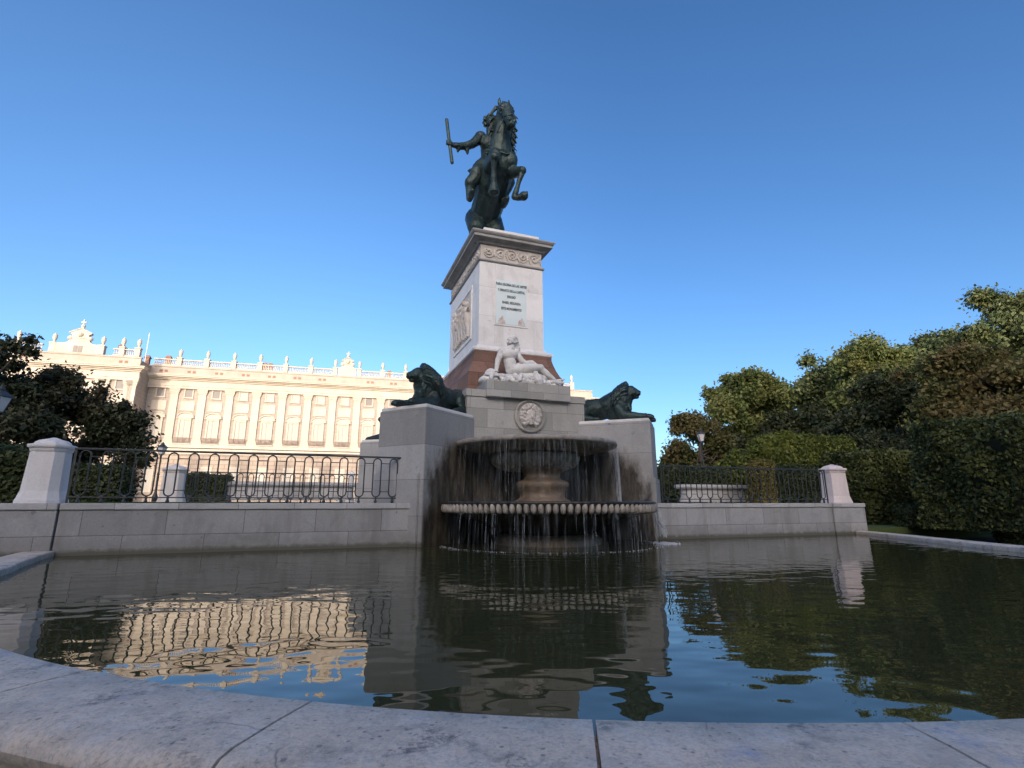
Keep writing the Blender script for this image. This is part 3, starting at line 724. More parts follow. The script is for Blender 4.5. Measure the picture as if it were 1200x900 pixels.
# lower bowl: dark underside; scalloped lip as a part of its own
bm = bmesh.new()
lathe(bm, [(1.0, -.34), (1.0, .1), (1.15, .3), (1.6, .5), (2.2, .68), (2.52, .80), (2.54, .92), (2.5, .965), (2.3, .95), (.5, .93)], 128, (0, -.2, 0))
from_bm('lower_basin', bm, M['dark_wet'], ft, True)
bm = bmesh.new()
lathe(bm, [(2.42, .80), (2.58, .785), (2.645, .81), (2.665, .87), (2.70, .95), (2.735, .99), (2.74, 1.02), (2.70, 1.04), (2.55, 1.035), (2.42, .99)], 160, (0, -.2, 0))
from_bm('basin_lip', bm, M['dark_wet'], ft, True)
NG = 108; V = []; F = []
sp_ = lambda x, p: math.copysign(abs(x) ** p, x)
for i in range(NG):
    a = 2 * math.pi * i / NG; m_ = Matrix.Translation((2.64, 0, .895)) @ Matrix.Rotation(R(-10), 4, 'Y'); m_ = Matrix.Translation((0, -.2, 0)) @ Matrix.Rotation(a, 4, 'Z') @ m_
    for u in range(13):
        t = R(-89 + 178 * u / 12); cw = math.cos(t) ** (.22 if t > 0 else .8)
        for v in range(12):
            g = 2 * math.pi * v / 12; V.append(tuple(m_ @ Vector((.115 * math.cos(t) ** .7 * math.cos(g), .068 * cw * math.sin(g), .128 * sp_(math.sin(t), 1.0)))))
    b = i * 156
    for u in range(12):
        for v in range(12): F.append((b + u*12 + v, b + u*12 + (v+1) % 12, b + (u+1)*12 + (v+1) % 12, b + (u+1)*12 + v))
from_np('scalloped_rim', V, F, M['scallop'], ft, True)
bm = bmesh.new(); lathe(bm, [(.95, -.3), (1.35, -.3), (1.38, .12), (1.3, .2), (1.2, .24), (1.0, .25)], 64, (0, -.2, 0)); from_bm('foot_ring', bm, M['ochre'], ft, True)
bm = bmesh.new(); vs = [bm.verts.new((2.5 * math.cos(2 * math.pi * i / 96), -.2 + 2.5 * math.sin(2 * math.pi * i / 96), .992)) for i in range(96)]; bm.faces.new(vs)
from_bm('basin_water', bm, M['water'], ft)
# running water: a thin broken veil plus separate threads
k = NT('water_veil'); vn = k.noise(1.0, 5, .7, stretch=(16, 16, .55)); vf = k.noise(1.0, 3, .6, stretch=(42, 42, 2.2))
k.val(k.b.inputs['Alpha'], k.math('MULTIPLY', k.ramp(vn, [(.48, 0.), (.72, 1.)]), k.math('MULTIPLY', k.ramp(vf, [(.38, .1), (.66, 1.)]), .22)))
k.bump(vf, .6, .02); M['veil'] = k.out((.66, .70, .74), .15)
def veil(cy, Rr, z0, z1, a0, a1, flare):
    bm = bmesh.new(); rings = []
    for i in range(121):
        a = R(a0 + (a1 - a0) * i / 120)
        rings.append([((Rr + flare * f ** .5) * math.cos(a), cy + (Rr + flare * f ** .5) * math.sin(a), z0 + (z1 - z0) * f) for f in (0, .08, .25, .5, .75, 1)])
    loft(bm, rings, cap=False, closed=False); return stuff(from_bm('water_veil', bm, M['veil'], ft, True))
veil(.6, 2.27, 2.5, 1.0, 182, 358, .05); veil(-.2, 2.73, .84, 0., 184, 352, .05)
rr = random.Random(11)
def curtain(name, cy, Rr, z0, z1, n, a0, a1, rad, brk, sink=0.):
    V = []; F = []
    for i in range(n):
        a = R(rr.uniform(a0, a1)); q = Rr + rr.uniform(-.015, .03)
        top = z0 - rr.uniform(0, .03); z = top
        rd = rad * rr.uniform(.5, 1.35)
        while z > z1:
            ln = rr.uniform(.04, .5) if brk else 9
            ze = max(z1, z - ln); drift = .05 * ((top - z) / 1.) ** .5
            for (zz, rs) in ((z, .55), (z * .5 + ze * .5, 1), (ze, .6)):
                rq = q + .05 * max(0, (top - zz)) ** .5 + rr.uniform(-.004, .004); aa = a + rr.uniform(-.0012, .0012)
                for j in range(4):
                    V.append((rq * math.cos(aa) + rd * rs * math.cos(j * 1.571), cy + rq * math.sin(aa) + rd * rs * math.sin(j * 1.571), zz))
            b = len(V) - 12
            for s in (0, 4):
                for j in range(4): F.append((b + s + j, b + s + (j + 1) % 4, b + s + 4 + (j + 1) % 4, b + s + 4 + j))
            z = ze - (rr.uniform(.01, .22) if brk else 9)
    return stuff(from_np(name, V, F, M['streak'], ft, True))
curtain('upper_curtain', .6, 2.26, 2.52, 1.0, 38, 180, 360, .0020, True)
curtain('upper_curtain', .6, 2.24, 2.5, 1.0, 60, 322, 348, .0026, True)
curtain('lower_curtain', -.2, 2.68, .80, 0.0, 44, 185, 358, .0027, True)
# strong spout over the right edge
V = []; F = []
for i in range(150):
    a = R(rr.uniform(330, 343)); top = .93; x0 = 2.70; t0 = rr.uniform(0, .12)
    v = rr.uniform(.38, .72); ts = [rr.uniform(0, .36)]; rd = rr.uniform(.006, .016)
    for m in range(3):
        t = ts[0] + m * rr.uniform(.012, .03)
        rq = x0 + v * t * 1.1; zz = max(.0, top - 4.9 * t * t + rr.uniform(-.02, .02))
        for j in range(4): V.append((rq * math.cos(a) + rd * math.cos(j * 1.571), -.2 + rq * math.sin(a) + rd * math.sin(j * 1.571), zz))
    b = len(V) - 12
    for s in (0, 4):
        for j in range(4): F.append((b + s + j, b + s + (j + 1) % 4, b + s + 4 + (j + 1) % 4, b + s + 4 + j))
stuff(from_np('water_spout', V, F, M['foam'], ft, True))
V = []; F = []
for i in range(760):
    a = R(rr.uniform(178, 362)); q = 2.79 + rr.gauss(0, .05); s = rr.uniform(.004, .013)
    if i < 420: a = R(rr.gauss(337, 4)); q = 3.02 + rr.gauss(0, .12); s = rr.uniform(.008, .03)
    x, y = q * math.cos(a), -.2 + q * math.sin(a); b = len(V)
    for dx, dy, dz in ((-1, 0, 0), (0, -1, 0), (1, 0, 0), (0, 1, 0), (0, 0, 1)): V.append((x + dx * s, y + dy * s, .004 + dz * s * rr.uniform(.4, 1.3)))
    F += [(b, b + 1, b + 4), (b + 1, b + 2, b + 4), (b + 2, b + 3, b + 4), (b + 3, b, b + 4)]
stuff(from_np('foam', V, F, M['foam'], ft))

# ------------------------------------------------------------------ lions
def make_lion(name, label, pos, rz, turn, look):
    t = thing(name, label, 'lion statue', pos, rz, 'bronze lions on the corner blocks')
    c = Clay()
    c.ell((-.92, 0, .44), (.44, .40, .44)).ell((-.3, 0, .46), (.75, .34, .36)).ell((.35, 0, .52), (.5, .38, .46))
    c.cap((.1, 0, .55, .36), (.5, 0, .72, .37), (.68, 0, .84, .24))
    ca, sa = math.cos(R(turn)), math.sin(R(turn))
    def h(x, y, z): return (.70 + (x - .70) * ca - y * sa, (x - .70) * sa + y * ca, z)
    def he(p, r): c.ell(h(*p), r, (0, 0, turn))
    i0 = len(c.V)
    he((.84, 0, 1.0), (.22, .20, .25)); he((.96, 0, 1.10), (.10, .16, .09))
    c.cap((*h(.98, 0, 1.10), .075), (*h(1.15, 0, .99), .07)); he((1.08, 0, .93), (.14, .13, .115)); he((1.19, 0, .99), (.045, .075, .045)); he((1.14, .065, .915), (.08, .07, .07)); he((1.14, -.065, .915), (.08, .07, .07)); he((1.06, 0, .775), (.10, .09, .055)); he((.95, 0, .84), (.12, .14, .12))
    for s in (-1, 1): he((1.03, s * .12, 1.05), (.05, .04, .032)); he((.72, s * .25, 1.24), (.07, .06, .09)); he((.96, s * .15, .95), (.09, .06, .1))
    c.scale((.62, 0, .72), (.86, .86, .84), i0)
    for s in (-1, 1):
        c.cap((.45, s * .30, .42, .17), (.62, s * .33, .18, .15), (1.25, s * .27, .11, .105)); c.ell((1.36, s * .27, .095), (.16, .12, .095))
        for q in (-.06, 0, .06): c.ell((1.46, s * .27 + q, .07), (.06, .035, .06))
        c.ell((-.86, s * .34, .34), (.42, .15, .32), (0, -18, 0)); c.cap((-.62, s * .44, .14, .13), (-.35, s * .46, .10, .09)); c.ell((-.24, s * .46, .08), (.16, .09, .08))
        c.cap((-.62, s * .4, .2, .14), (-1.1, s * .42, .1, .09))
    c.cap((-1.25, 0, .3, .08), (-1.35, .3, .1, .06), (-1.0, .58, .06, .05), (-.6, .62, .06, .06), seg=10)
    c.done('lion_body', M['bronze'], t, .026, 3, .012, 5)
    m = Clay(); q = random.Random(5)
    m.ell(h(.60, 0, 1.0), (.22, .31, .32)).ell(h(.47, 0, .82), (.28, .36, .38)).ell(h(.64, 0, .60), (.20, .27, .34))
    for i in range(40):      # ruff of locks standing round the face
        a = R(-150 + 300 * i / 39); w_ = q.uniform(.85, 1.15)
        y, z = .32 * math.sin(a) * w_, 1.0 + .33 * math.cos(a) * w_
        m.cap((*h(.76, y * .8, 1.0 + (z - 1.0) * .8), .05), (*h(.70, y, z), .062), (*h(.56, y * 1.16, z - .05), .055), (*h(.44, y * 1.24, z - .24), .02), seg=7)
    for i in range(110):
        a = q.uniform(-130, 130); f = q.uniform(.1, 1)
        bx = .62 - .40 * f; rad = .31 + .10 * math.sin(f * 2.6); zc = 1.0 - .28 * f
        y = rad * math.sin(R(a)); z = zc + rad * math.cos(R(a)); dn = q.uniform(.18, .36); k1 = 1 + .18 * abs(math.sin(R(a)))
        m.cap((*h(bx + .06, y * 1.0, z + .02), .042), (*h(bx - .05, y * k1, z - dn * .4), .05), (*h(bx - .09 + q.uniform(-.04, .04), y * k1 + q.uniform(-.03, .03), z - dn), .016), seg=7)
    for i in range(50):
        y = q.uniform(-.25, .25); x = q.uniform(.62, .84); z = q.uniform(.36, .76)
        m.cap((*h(x - .06, y, z + .1), .055), (*h(x, y * 1.1, z - .04), .05), (*h(x - .02, y * 1.1, z - .24), .016), seg=7)
    m.scale((.62, 0, .72), (.86, .86, .84))
    m.done('mane', M['bronze'], t, .016, 1)
    return t
def lion_at(sx, sy, name, label, turn):
    p = C0 + D1 * 1.42 + D2 * .775; x, y = mpt(p.x, p.y, sx, sy)
    d = (-D1.x * sx, -D1.y * (1 if sy > 0 else -1)); ang = math.atan2(d[1], d[0])
    return make_lion(name, label, loc2w(x, y, 3.435), TH + ang, turn, 0)
lion_at(1, 1, 'bronze_lion', 'dark bronze lion facing left on the left front block, pale slab under it', -28)
lion_at(-1, 1, 'bronze_lion', 'dark bronze lion facing right on the right front block, beside the trees', 0)
lion_at(1, -1, 'bronze_lion', 'partly hidden bronze lion on the low looking rear block behind the left railing', 10)
lion_at(-1, -1, 'bronze_lion', 'bronze lion on the far right rear block hidden by the fountain', 0)

# ------------------------------------------------------------------ marble river god
def river_god(name, label, rot):
    t = thing(name, label, 'statue', loc2w(0, YC, 0), TH + rot)
    y0 = 1.5 - YC
    c = Clay()
    c.ell((-.36, y0 - .02, 4.98), (.22, .2, .19)); c.cap((-.38, y0, 5.0, .19), (-.44, y0 + .02, 5.25, .18), (-.47, y0 + .02, 5.48, .2)); c.ell((-.47, y0 - .04, 5.45), (.27, .17, .17))
    c.ell((-.58, y0 - .12, 5.47), (.13, .065, .10)).ell((-.35, y0 - .13, 5.46), (.13, .065, .10)); c.ell((-.43, y0 - .1, 5.16), (.17, .12, .18)); c.ell((-.39, y0 - .06, 5.06), (.21, .17, .14))
    c.cap((-.46, y0, 5.58, .13), (-.36, y0 - .01, 5.72, .105))
    c.cap((-.69, y0, 5.56, .105), (-.82, y0 - .02, 5.24, .088), (-.88, y0 - .04, 4.93, .06)); c.ell((-.90, y0 - .09, 4.86), (.055, .1, .04))
    c.ell((-.68, y0, 5.55), (.12, .12, .12)); c.ell((-.25, y0 - .02, 5.54), (.12, .12, .12))
    c.cap((-.24, y0 - .03, 5.52, .1), (-.06, y0 - .1, 5.27, .08), (.14, y0 - .16, 5.13, .058)); c.ell((.22, y0 - .17, 5.12), (.09, .05, .035))
    for q in range(4): c.cap((.24, y0 - .21 + q * .025, 5.12, .016), (.34, y0 - .215 + q * .028, 5.105, .013), seg=8)
    for q in range(4): c.cap((-.93 + q * .025, y0 - .13, 4.86, .016), (-.94 + q * .03, y0 - .21, 4.84, .013), seg=8)
    c.cap((-.3, y0 - .12, 4.97, .16), (.10, y0 - .2, 5.03, .145), (.50, y0 - .2, 5.08, .105), seg=16); c.ell((.5, y0 - .22, 5.08), (.11, .1, .1))
    c.cap((.52, y0 - .2, 5.05, .1), (.72, y0 - .2, 4.9, .095), (1.06, y0 - .18, 4.67, .055)); c.cap((1.06, y0 - .18, 4.65, .055), (1.26, y0 - .22, 4.65, .045))
    c.cap((-.3, y0 + .08, 5.0, .16), (.0, y0 + .03, 5.15, .14), (.28, y0, 5.24, .11)); c.cap((.28, y0, 5.24, .11), (.6, y0 + .0, 5.03, .1), (1.08, y0 - .02, 4.76, .055)); c.cap((1.1, y0 - .02, 4.74, .055), (1.24, y0 - .05, 4.76, .05), (1.36, y0 - .08, 4.8, .03))
    # head in profile, looking to the right
    hx, hz = -.30, 5.82
    c.ell((hx - .01, y0, hz + .02), (.145, .125, .155)); c.ell((hx + .05, y0 - .01, hz - .04), (.105, .10, .125)); c.cap((hx + .14, y0 - .015, hz + .04, .022), (hx + .185, y0 - .02, hz - .03, .03)); c.ell((hx + .125, y0 - .01, hz + .065), (.04, .085, .025)); c.ell((hx + .13, y0 - .02, hz - .08), (.04, .05, .02))
    c.done('figure', M['statue_marble'], t, .018, 2, .006, 9)
    fig = t.children[0]
    hcl = Clay(); q = random.Random(2)
    for i in range(80):
        a = q.uniform(0, 6.28); e = q.uniform(-.5, 1.45); d = Vector((math.cos(a) * math.cos(e), math.sin(a) * math.cos(e), math.sin(e)))
        if d.x > .45 and d.z < .5: continue
        p = Vector((hx - .03, y0, hz + .05)) + d * .165
        hcl.ell(p, (.048, .044, .042))
    for i in range(26):
        p = (hx + .10 + q.uniform(-.07, .07), y0 + q.uniform(-.08, .07), hz - .12 - q.uniform(0, .15)); hcl.cap((*p, .042), (p[0] + .02, p[1], p[2] - .1, .018), seg=7)
    hair = hcl.done('hair', M['statue_marble'], fig, .014, 1)
    rk = Clay()
    rk.ell((0, y0, 4.53), (1.3, .42, .11)).ell((-.55, y0 + .02, 4.64), (.66, .38, .18)).ell((-1.05, y0, 4.58), (.36, .36, .17)).ell((.25, y0 - .05, 4.74), (.55, .32, .17)).ell((-1.0, y0 + .12, 4.83), (.17, .2, .16)).ell((.8, y0, 4.58), (.5, .35, .1))
    for i in range(34):      # folds of the cloth running along the rock and over its edge
        x = q.uniform(-1.3, .9); zt = 4.7 - .1 * max(0, x); L_ = q.uniform(.2, .45); dz = q.uniform(-.08, .06)
        rk.cap((x, y0 - .30 + q.uniform(-.06, .2), zt + q.uniform(-.06, .05), .035), (x + L_ * .5, y0 - .38, zt - .05 + dz, .05), (x + L_, y0 - .36 + q.uniform(-.04, .05), zt - .10 + dz, .022), seg=8)
    for i in range(14):
        x = q.uniform(-1.2, .7); rk.cap((x, y0 - .34, 4.66, .05), (x + q.uniform(-.05, .12), y0 - .43, 4.54, .055), (x + q.uniform(-.05, .12), y0 - .44, 4.47, .02), seg=8)
    rk.cap((.30, y0 - .36, 4.86, .05), (.36, y0 - .48, 4.62, .09), (.42, y0 - .5, 4.38, .035)); rk.cap((.25, y0 - .36, 4.86, .05), (.27, y0 - .48, 4.6, .08), (.36, y0 - .5, 4.42, .04)); rk.cap((-.4, y0 - .38, 4.72, .07), (-.28, y0 - .46, 4.56, .06)); rk.cap((-.2, y0 - .38, 4.75, .06), (-.28, y0 - .47, 4.55, .05))
    rk.done('draped_rock', M['statue_marble'], t, .018, 1, .012, 9)
    return t
river_god('river_god_statue', 'white marble bearded man reclining on draped rock in front of the pedestal', 0)
g2 = river_god('river_god_statue', 'rear white marble figure on draped rock, showing as a lump behind the left front lion', R(180))
c = Clay(); rr = random.Random(9)
c.ell((.95, 1.5 - YC, 5.05), (.42, .38, .5)).ell((1.25, 1.5 - YC, 4.9), (.36, .36, .4)).ell((.75, 1.45 - YC, 5.45), (.26, .26, .26))
for i in range(30): c.ell((rr.uniform(.6, 1.5), 1.5 - YC + rr.uniform(-.35, .35), rr.uniform(4.7, 5.5)), (.1, .1, .1))
c.done('water_urn', M['statue_marble'], g2, .03, 1, .03, 6)

# ------------------------------------------------------------------ equestrian statue
eq = thing('equestrian_statue', 'dark bronze rearing horse and rider holding out a baton on top of the pedestal', 'statue', (OX, OY, .10), TH)
x0 = -.2
c = Clay()
c.ell((x0, 5.35, 12.15), (.62, .62, .66)).cap((x0, 5.3, 12.2, .62), (x0, 4.6, 12.55, .64), (x0, 3.9, 13.0, .66), (x0, 3.4, 13.3, .60))
c.ell((x0, 3.1, 13.25), (.50, .42, .5)); c.ell((x0 - .29, 2.92, 13.3), (.27, .3, .36)); c.ell((x0 + .29, 2.92, 13.3), (.27, .3, .36))
c.cap((x0, 3.45, 13.55, .52), (x0, 3.25, 14.1, .42), (x0 + .02, 3.1, 14.7, .33), (x0 + .03, 3.05, 15.2, .28), (x0 + .03, 2.98, 15.45, .24))
# head, muzzle down towards the chest
hx = x0 + .04
c.cap((hx, 2.98, 15.5, .25), (hx, 2.72, 15.28, .27), (hx + .03, 2.52, 14.86, .205), (hx + .06, 2.38, 14.5, .17)); c.ell((hx + .07, 2.35, 14.4), (.185, .18, .17)); c.ell((hx + .05, 2.5, 14.36), (.11, .12, .08))
c.ell((hx, 2.9, 15.05), (.25, .24, .34))
for s in (-1, 1):
    c.ell((hx + s * .225, 2.58, 15.16), (.07, .09, .08)); c.ell((hx + s * .11 + .07, 2.2, 14.46), (.06, .05, .07)); c.ell((hx + s * .19, 2.6, 15.29), (.08, .1, .045))
    c.cap((hx + s * .15, 2.98, 15.62, .075), (hx + s * .19, 2.93, 15.8, .06), (hx + s * .185, 2.93, 15.97, .02), seg=10)
# front legs, folded
c.cap((x0 - .36, 3.2, 13.1, .30), (-.66, 2.75, 13.0, .23), (-.72, 2.38, 12.9, .17)); c.ell((-.72, 2.33, 12.86), (.15, .15, .17))
c.cap((-.72, 2.36, 12.82, .12), (-.68, 2.5, 12.4, .085), (-.65, 2.6, 12.14, .115), (-.63, 2.62, 12.0, .09)); c.cap((-.63, 2.62, 11.95, .13), (-.62, 2.66, 11.74, .20)); c.ell((-.62, 2.66, 11.66), (.2, .22, .07))
c.cap((x0 + .36, 3.2, 13.05, .30), (.26, 2.75, 12.75, .2), (.33, 2.36, 12.58, .15)); c.ell((.34, 2.3, 12.54), (.135, .14, .15))
c.cap((.33, 2.33, 12.48, .115), (.2, 2.42, 12.0, .08), (.09, 2.46, 11.55, .115)); c.cap((.09, 2.46, 11.52, .12), (.18, 2.38, 11.44, .10), (.22, 2.35, 11.46, .11)); c.cap((.23, 2.34, 11.46, .12), (.36, 2.28, 11.5, .17)); c.ell((.42, 2.26, 11.53), (.06, .17, .17), (0, 20, 0))
# hind legs
for s in (-1, 1):
    X = x0 + s * .36
    c.cap((x0 + s * .28, 5.3, 12.1, .5), (X + s * .05, 4.95, 11.55, .36), (X + s * .06, 4.95, 11.3, .28)); c.cap((X + s * .06, 5.0, 11.4, .27), (X + s * .03, 5.65, 10.98, .16), (X + s * .02, 5.72, 10.9, .15)); c.cap((X + s * .02, 5.7, 10.9, .14), (X, 5.55, 10.45, .11), (X, 5.42, 10.3, .12)); c.cap((X, 5.42, 10.32, .13), (X, 5.32, 10.17, .17))
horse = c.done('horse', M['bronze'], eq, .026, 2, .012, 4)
m = Clay(); q = random.Random(4)
for i in range(80):
    f = q.random(); z = 15.8 - 2.0 * f; y = 3.12 + .4 * f; s = q.choice((-1, 1, 1))
    m.cap((hx, y, z, .07), (hx + s * (.26 + .12 * q.random()), y - .1, z - .12, .055), (hx + s * (.36 + .26 * q.random()), y - .12 + q.uniform(-.1, .1), z - .36 - .3 * q.random(), .02), seg=7)
for i in range(12): m.cap((hx + q.uniform(-.06, .06), 2.95, 15.68, .055), (hx + q.uniform(-.12, .12), 2.72, 15.6, .05), (hx + q.uniform(-.12, .12), 2.62, 15.3, .02), seg=7)
m.done('mane', M['bronze'], horse, .022, 1)
tl = Clay(); tl.cap((x0, 5.85, 12.3, .14), (x0, 6.2, 12.0, .2), (x0 + .1, 6.35, 11.3, .24), (x0 + .1, 6.3, 10.6, .2), (x0, 6.2, 10.2, .12))
for i in range(18): a = i * .35; tl.cap((x0 + .15 * math.cos(a), 6.25 + .12 * math.sin(a), 11.9, .06), (x0 + .25 * math.cos(a), 6.35 + .16 * math.sin(a), 11., .07), (x0 + .1 * math.cos(a), 6.25, 10.25, .04), seg=7)
tl.done('tail', M['bronze'], horse, .03, 1)
hb = bmesh.new()
for s in (-1, 1):
    tube(hb, [(hx + s * .2, 2.42, 14.6), (hx + s * .3, 3.0, 14.3), (x0 + s * .3, 3.5, 14.15), (.0, 3.75, 14.2)], .02, 6)
    tube(hb, [(hx + s * .24, 2.56, 14.95), (hx + s * .28, 2.85, 15.3), (hx + s * .12, 3.0, 15.6)], .025, 6)
tube(hb, [(hx - .19, 2.42, 14.7), (hx + .04, 2.2, 14.7), (hx + .25, 2.42, 14.7)], .022, 6)
tube(hb, [(x0 - .62, 3.3, 13.75), (x0 - .35, 2.75, 13.5), (x0, 2.62, 13.3), (x0 + .35, 2.75, 13.5), (x0 + .62, 3.3, 13.75)], .035, 6)
from_bm('bridle', hb, M['bronze'], horse, True)
r = Clay()
r.cap((-.25, 4.5, 13.75, .36), (-.28, 4.35, 14.15, .34), (-.3, 4.22, 14.65, .38), (-.32, 4.18, 14.95, .3)); r.ell((-.3, 4.1, 14.75), (.46, .34, .38))
r.cap((-.33, 4.15, 15.15, .15), (-.36, 4.12, 15.5, .14))
r.ell((-.38, 4.02, 15.72), (.19, .21, .25)); r.ell((-.4, 3.85, 15.62), (.13, .12, .15)); r.cap((-.42, 3.82, 15.75, .03), (-.42, 3.74, 15.65, .04)); r.cap((-.5, 3.76, 15.56, .025), (-.34, 3.76, 15.56, .025), seg=8); r.ell((-.41, 3.78, 15.44), (.05, .05, .07))
for s in (-1, 1): r.ell((-.4 + s * .075, 3.81, 15.75), (.035, .03, .02))
r.ell((-.72, 4.15, 15.03), (.24, .24, .22)); r.cap((-.74, 4.15, 15.0, .22), (-1.05, 4.06, 14.58, .17), (-1.32, 4.0, 14.36, .16)); r.cap((-1.32, 4.0, 14.36, .15), (-1.6, 3.96, 14.24, .135), (-1.85, 3.92, 14.2, .105))
r.cap((-1.62, 3.96, 14.2, .12), (-1.66, 3.98, 14.02, .05)); r.cap((-1.3, 4.0, 14.3, .12), (-1.28, 4.02, 14.05, .05))
r.ell((-1.98, 3.9, 14.19), (.13, .1, .12))
for i in range(4): z = 14.28 - i * .055; r.cap((-1.98, 3.82, z, .036), (-2.1, 3.80, z, .034), (-2.13, 3.9, z, .03), seg=8)
r.cap((-1.92, 3.98, 14.25, .04), (-2.02, 3.99, 14.3, .035), (-2.07, 3.93, 14.3, .03), seg=8)
r.ell((.1, 4.15, 15.0), (.23, .23, .21)); r.cap((.1, 4.15, 14.98, .2), (.32, 3.95, 14.5, .16), (.05, 3.72, 14.25, .11)); r.ell((.0, 3.7, 14.22), (.12, .12, .1))
for s in (-1, 1):
    kx = -.95 if s < 0 else .36; ax = -1.14 if s < 0 else .22
    r.cap((-.25 + s * .3, 4.45, 13.65, .34), (kx, 3.85, 13.2, .24)); r.cap((kx, 3.85, 13.15, .22), (ax, 3.98, 12.6, .19), (ax - .02, 4.02, 12.2, .13)); r.cap((ax - .02, 4.0, 12.12, .13), (ax - .05, 3.6, 12.08, .12), (ax - .05, 3.45, 12.1, .08)); r.cap((kx, 3.86, 13.05, .25), (ax, 3.95, 12.75, .24), seg=12)
r.cap((-.55, 4.5, 13.9, .3), (-.85, 4.6, 13.4, .25), (-1.0, 4.65, 12.9, .14)); r.cap((-.6, 4.4, 13.9, .25), (-.9, 4.25, 13.45, .2))
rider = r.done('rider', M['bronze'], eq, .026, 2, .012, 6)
hr = Clay()
for i in range(70):
    a = q.uniform(0, 6.28); e = q.uniform(-.9, 1.45); d = Vector((math.cos(a) * math.cos(e), math.sin(a) * math.cos(e), math.sin(e)))
    if d.y < -.35 and d.z < .6: continue
    hr.ell(Vector((-.37, 4.07, 15.78)) + Vector((d.x * .24, d.y * .22, d.z * .26)), (.075, .07, .07))
hr.done('hair', M['bronze'], rider, .022, 1)
sa = Clay(); sa.cap((.1, 4.35, 15.05, .1), (-.3, 4.5, 14.5, .16), (-.7, 4.6, 14.1, .14), (-.85, 4.9, 13.8, .12), (-.95, 5.1, 13.6, .05)); sa.cap((-.7, 4.6, 14.1, .12), (-.8, 4.75, 13.9, .12), (-1.0, 4.9, 13.95, .05))
sa.done('sash', M['bronze'], rider, .03, 1, .02, 6)
bm = bmesh.new(); tube(bm, [(-2.16, 3.9, 15.25), (-2.15, 3.9, 15.2), (-2.03, 3.88, 14.3), (-1.9, 3.87, 13.4), (-1.89, 3.87, 13.35)], [.055, .068, .062, .066, .055], 12); from_bm('baton', bm, M['bronze'], rider, True)
sd2 = Clay(); sd2.ell((x0 - .52, 4.45, 13.0), (.16, .62, .5), (35, 0, 0)).ell((x0 + .52, 4.45, 13.0), (.16, .62, .5), (35, 0, 0)).ell((x0, 4.85, 13.3), (.5, .4, .3))
sd2.done('saddle_cloth', M['bronze'], horse, .035, 2)

# ------------------------------------------------------------------ palace
PB = R(15); POS = (-78.6, 108, 1.0)
pal = thing('palace', 'long sunlit pale stone palace with pilasters and a balustraded roofline behind the left railing', 'palace', POS, PB)
def pbox(name, b, mat, parent=None, bev=0): return BOX(name, b, mat, parent or pal, bev)
BW = 5.45; S0 = 5.2; NB = 18; SX = S0 + BW * NB
def level_bands(x0, x1, yf, sides=True):
    pbox('wall', (x0, x1, yf, yf + 14, 11.6, 29.0), M['pal_wall'])
    pbox('ground_storey', (x0 - .2, x1 + .2, yf - .35, yf + 14.1, -1, 10.2), M['pal_rust'])
    bm = bmesh.new()
    for b in ((x0 - .3, x1 + .3, yf - .6, yf + .1, 10.2, 10.7), (x0 - .4, x1 + .4, yf - .9, yf + .1, 10.9, 11.35), (x0 - .25, x1 + .25, yf - .55, yf + .1, 11.55, 12.3)): box(bm, *b)
    from_bm('base_cornice', bm, M['pal_trim'], pal)
    bm = bmesh.new()
    for z0, z1, d in ((24.4, 24.9, .55), (24.92, 25.35, .65), (25.37, 26.2, .5), (26.22, 26.5, .8), (26.52, 26.75, 1.15), (26.77, 27.05, 1.6), (27.07, 27.3, 1.75)): box(bm, x0 - d, x1 + d, yf - d, yf + .1, z0, z1)
    from_bm('cornice', bm, M['pal_trim'], pal)
    bm = bmesh.new(); box(bm, x0 - .3, x1 + .3, yf - .3, yf + .2, 27.32, 29.1); box(bm, x0 - .45, x1 + .45, yf - .45, yf + .2, 29.12, 29.4); from_bm('attic', bm, M['pal_band'], pal)
level_bands(0, SX, 0); level_bands(-22, -.02, -6)
# one prototype of every repeated part
def win_proto():
    bm = bmesh.new()
    for b in ((-.95, -.7, -.18, 0, 22.6, 24.7), (.7, .95, -.18, 0, 22.6, 24.7), (-.95, .95, -.2, 0, 24.72, 24.95), (-1.05, 1.05, -.24, 0, 22.3, 22.58)): box(bm, *b)
    return from_bm('small_window', bm, M['pal_trim'], pal)
def upper_pane(parent, dark):
    bm = bmesh.new(); box(bm, -.69, .69, -.06, -.01, 22.6, 24.7); p = from_bm('pane', bm, M['pal_glass'] if dark else M['pal_shut'], parent)
    return p
def proto_tall():
    bm = bmesh.new()
    for b in ((-1.25, -.9, -.25, 0, 13., 17.6), (.9, 1.25, -.25, 0, 13., 17.6), (-1.25, 1.25, -.28, 0, 17.6, 17.95)): box(bm, *b)
    w_ = from_bm('tall_window', bm, M['pal_trim'], pal)
    for x in (-.46, .46):
        bm = bmesh.new(); box(bm, x - .43, x + .43, -.1, -.01, 13., 17.59)
        for z in (13.3, 14.9, 16.4): box(bm, x - .3, x + .3, -.13, -.095, z, z + 1.1)
        from_bm('shutter', bm, M['pal_shut'], w_)
    bm = bmesh.new(); box(bm, -.03, .03, -.06, -.03, 13., 17.59); from_bm('pane', bm, M['pal_glass'], w_)
    return w_
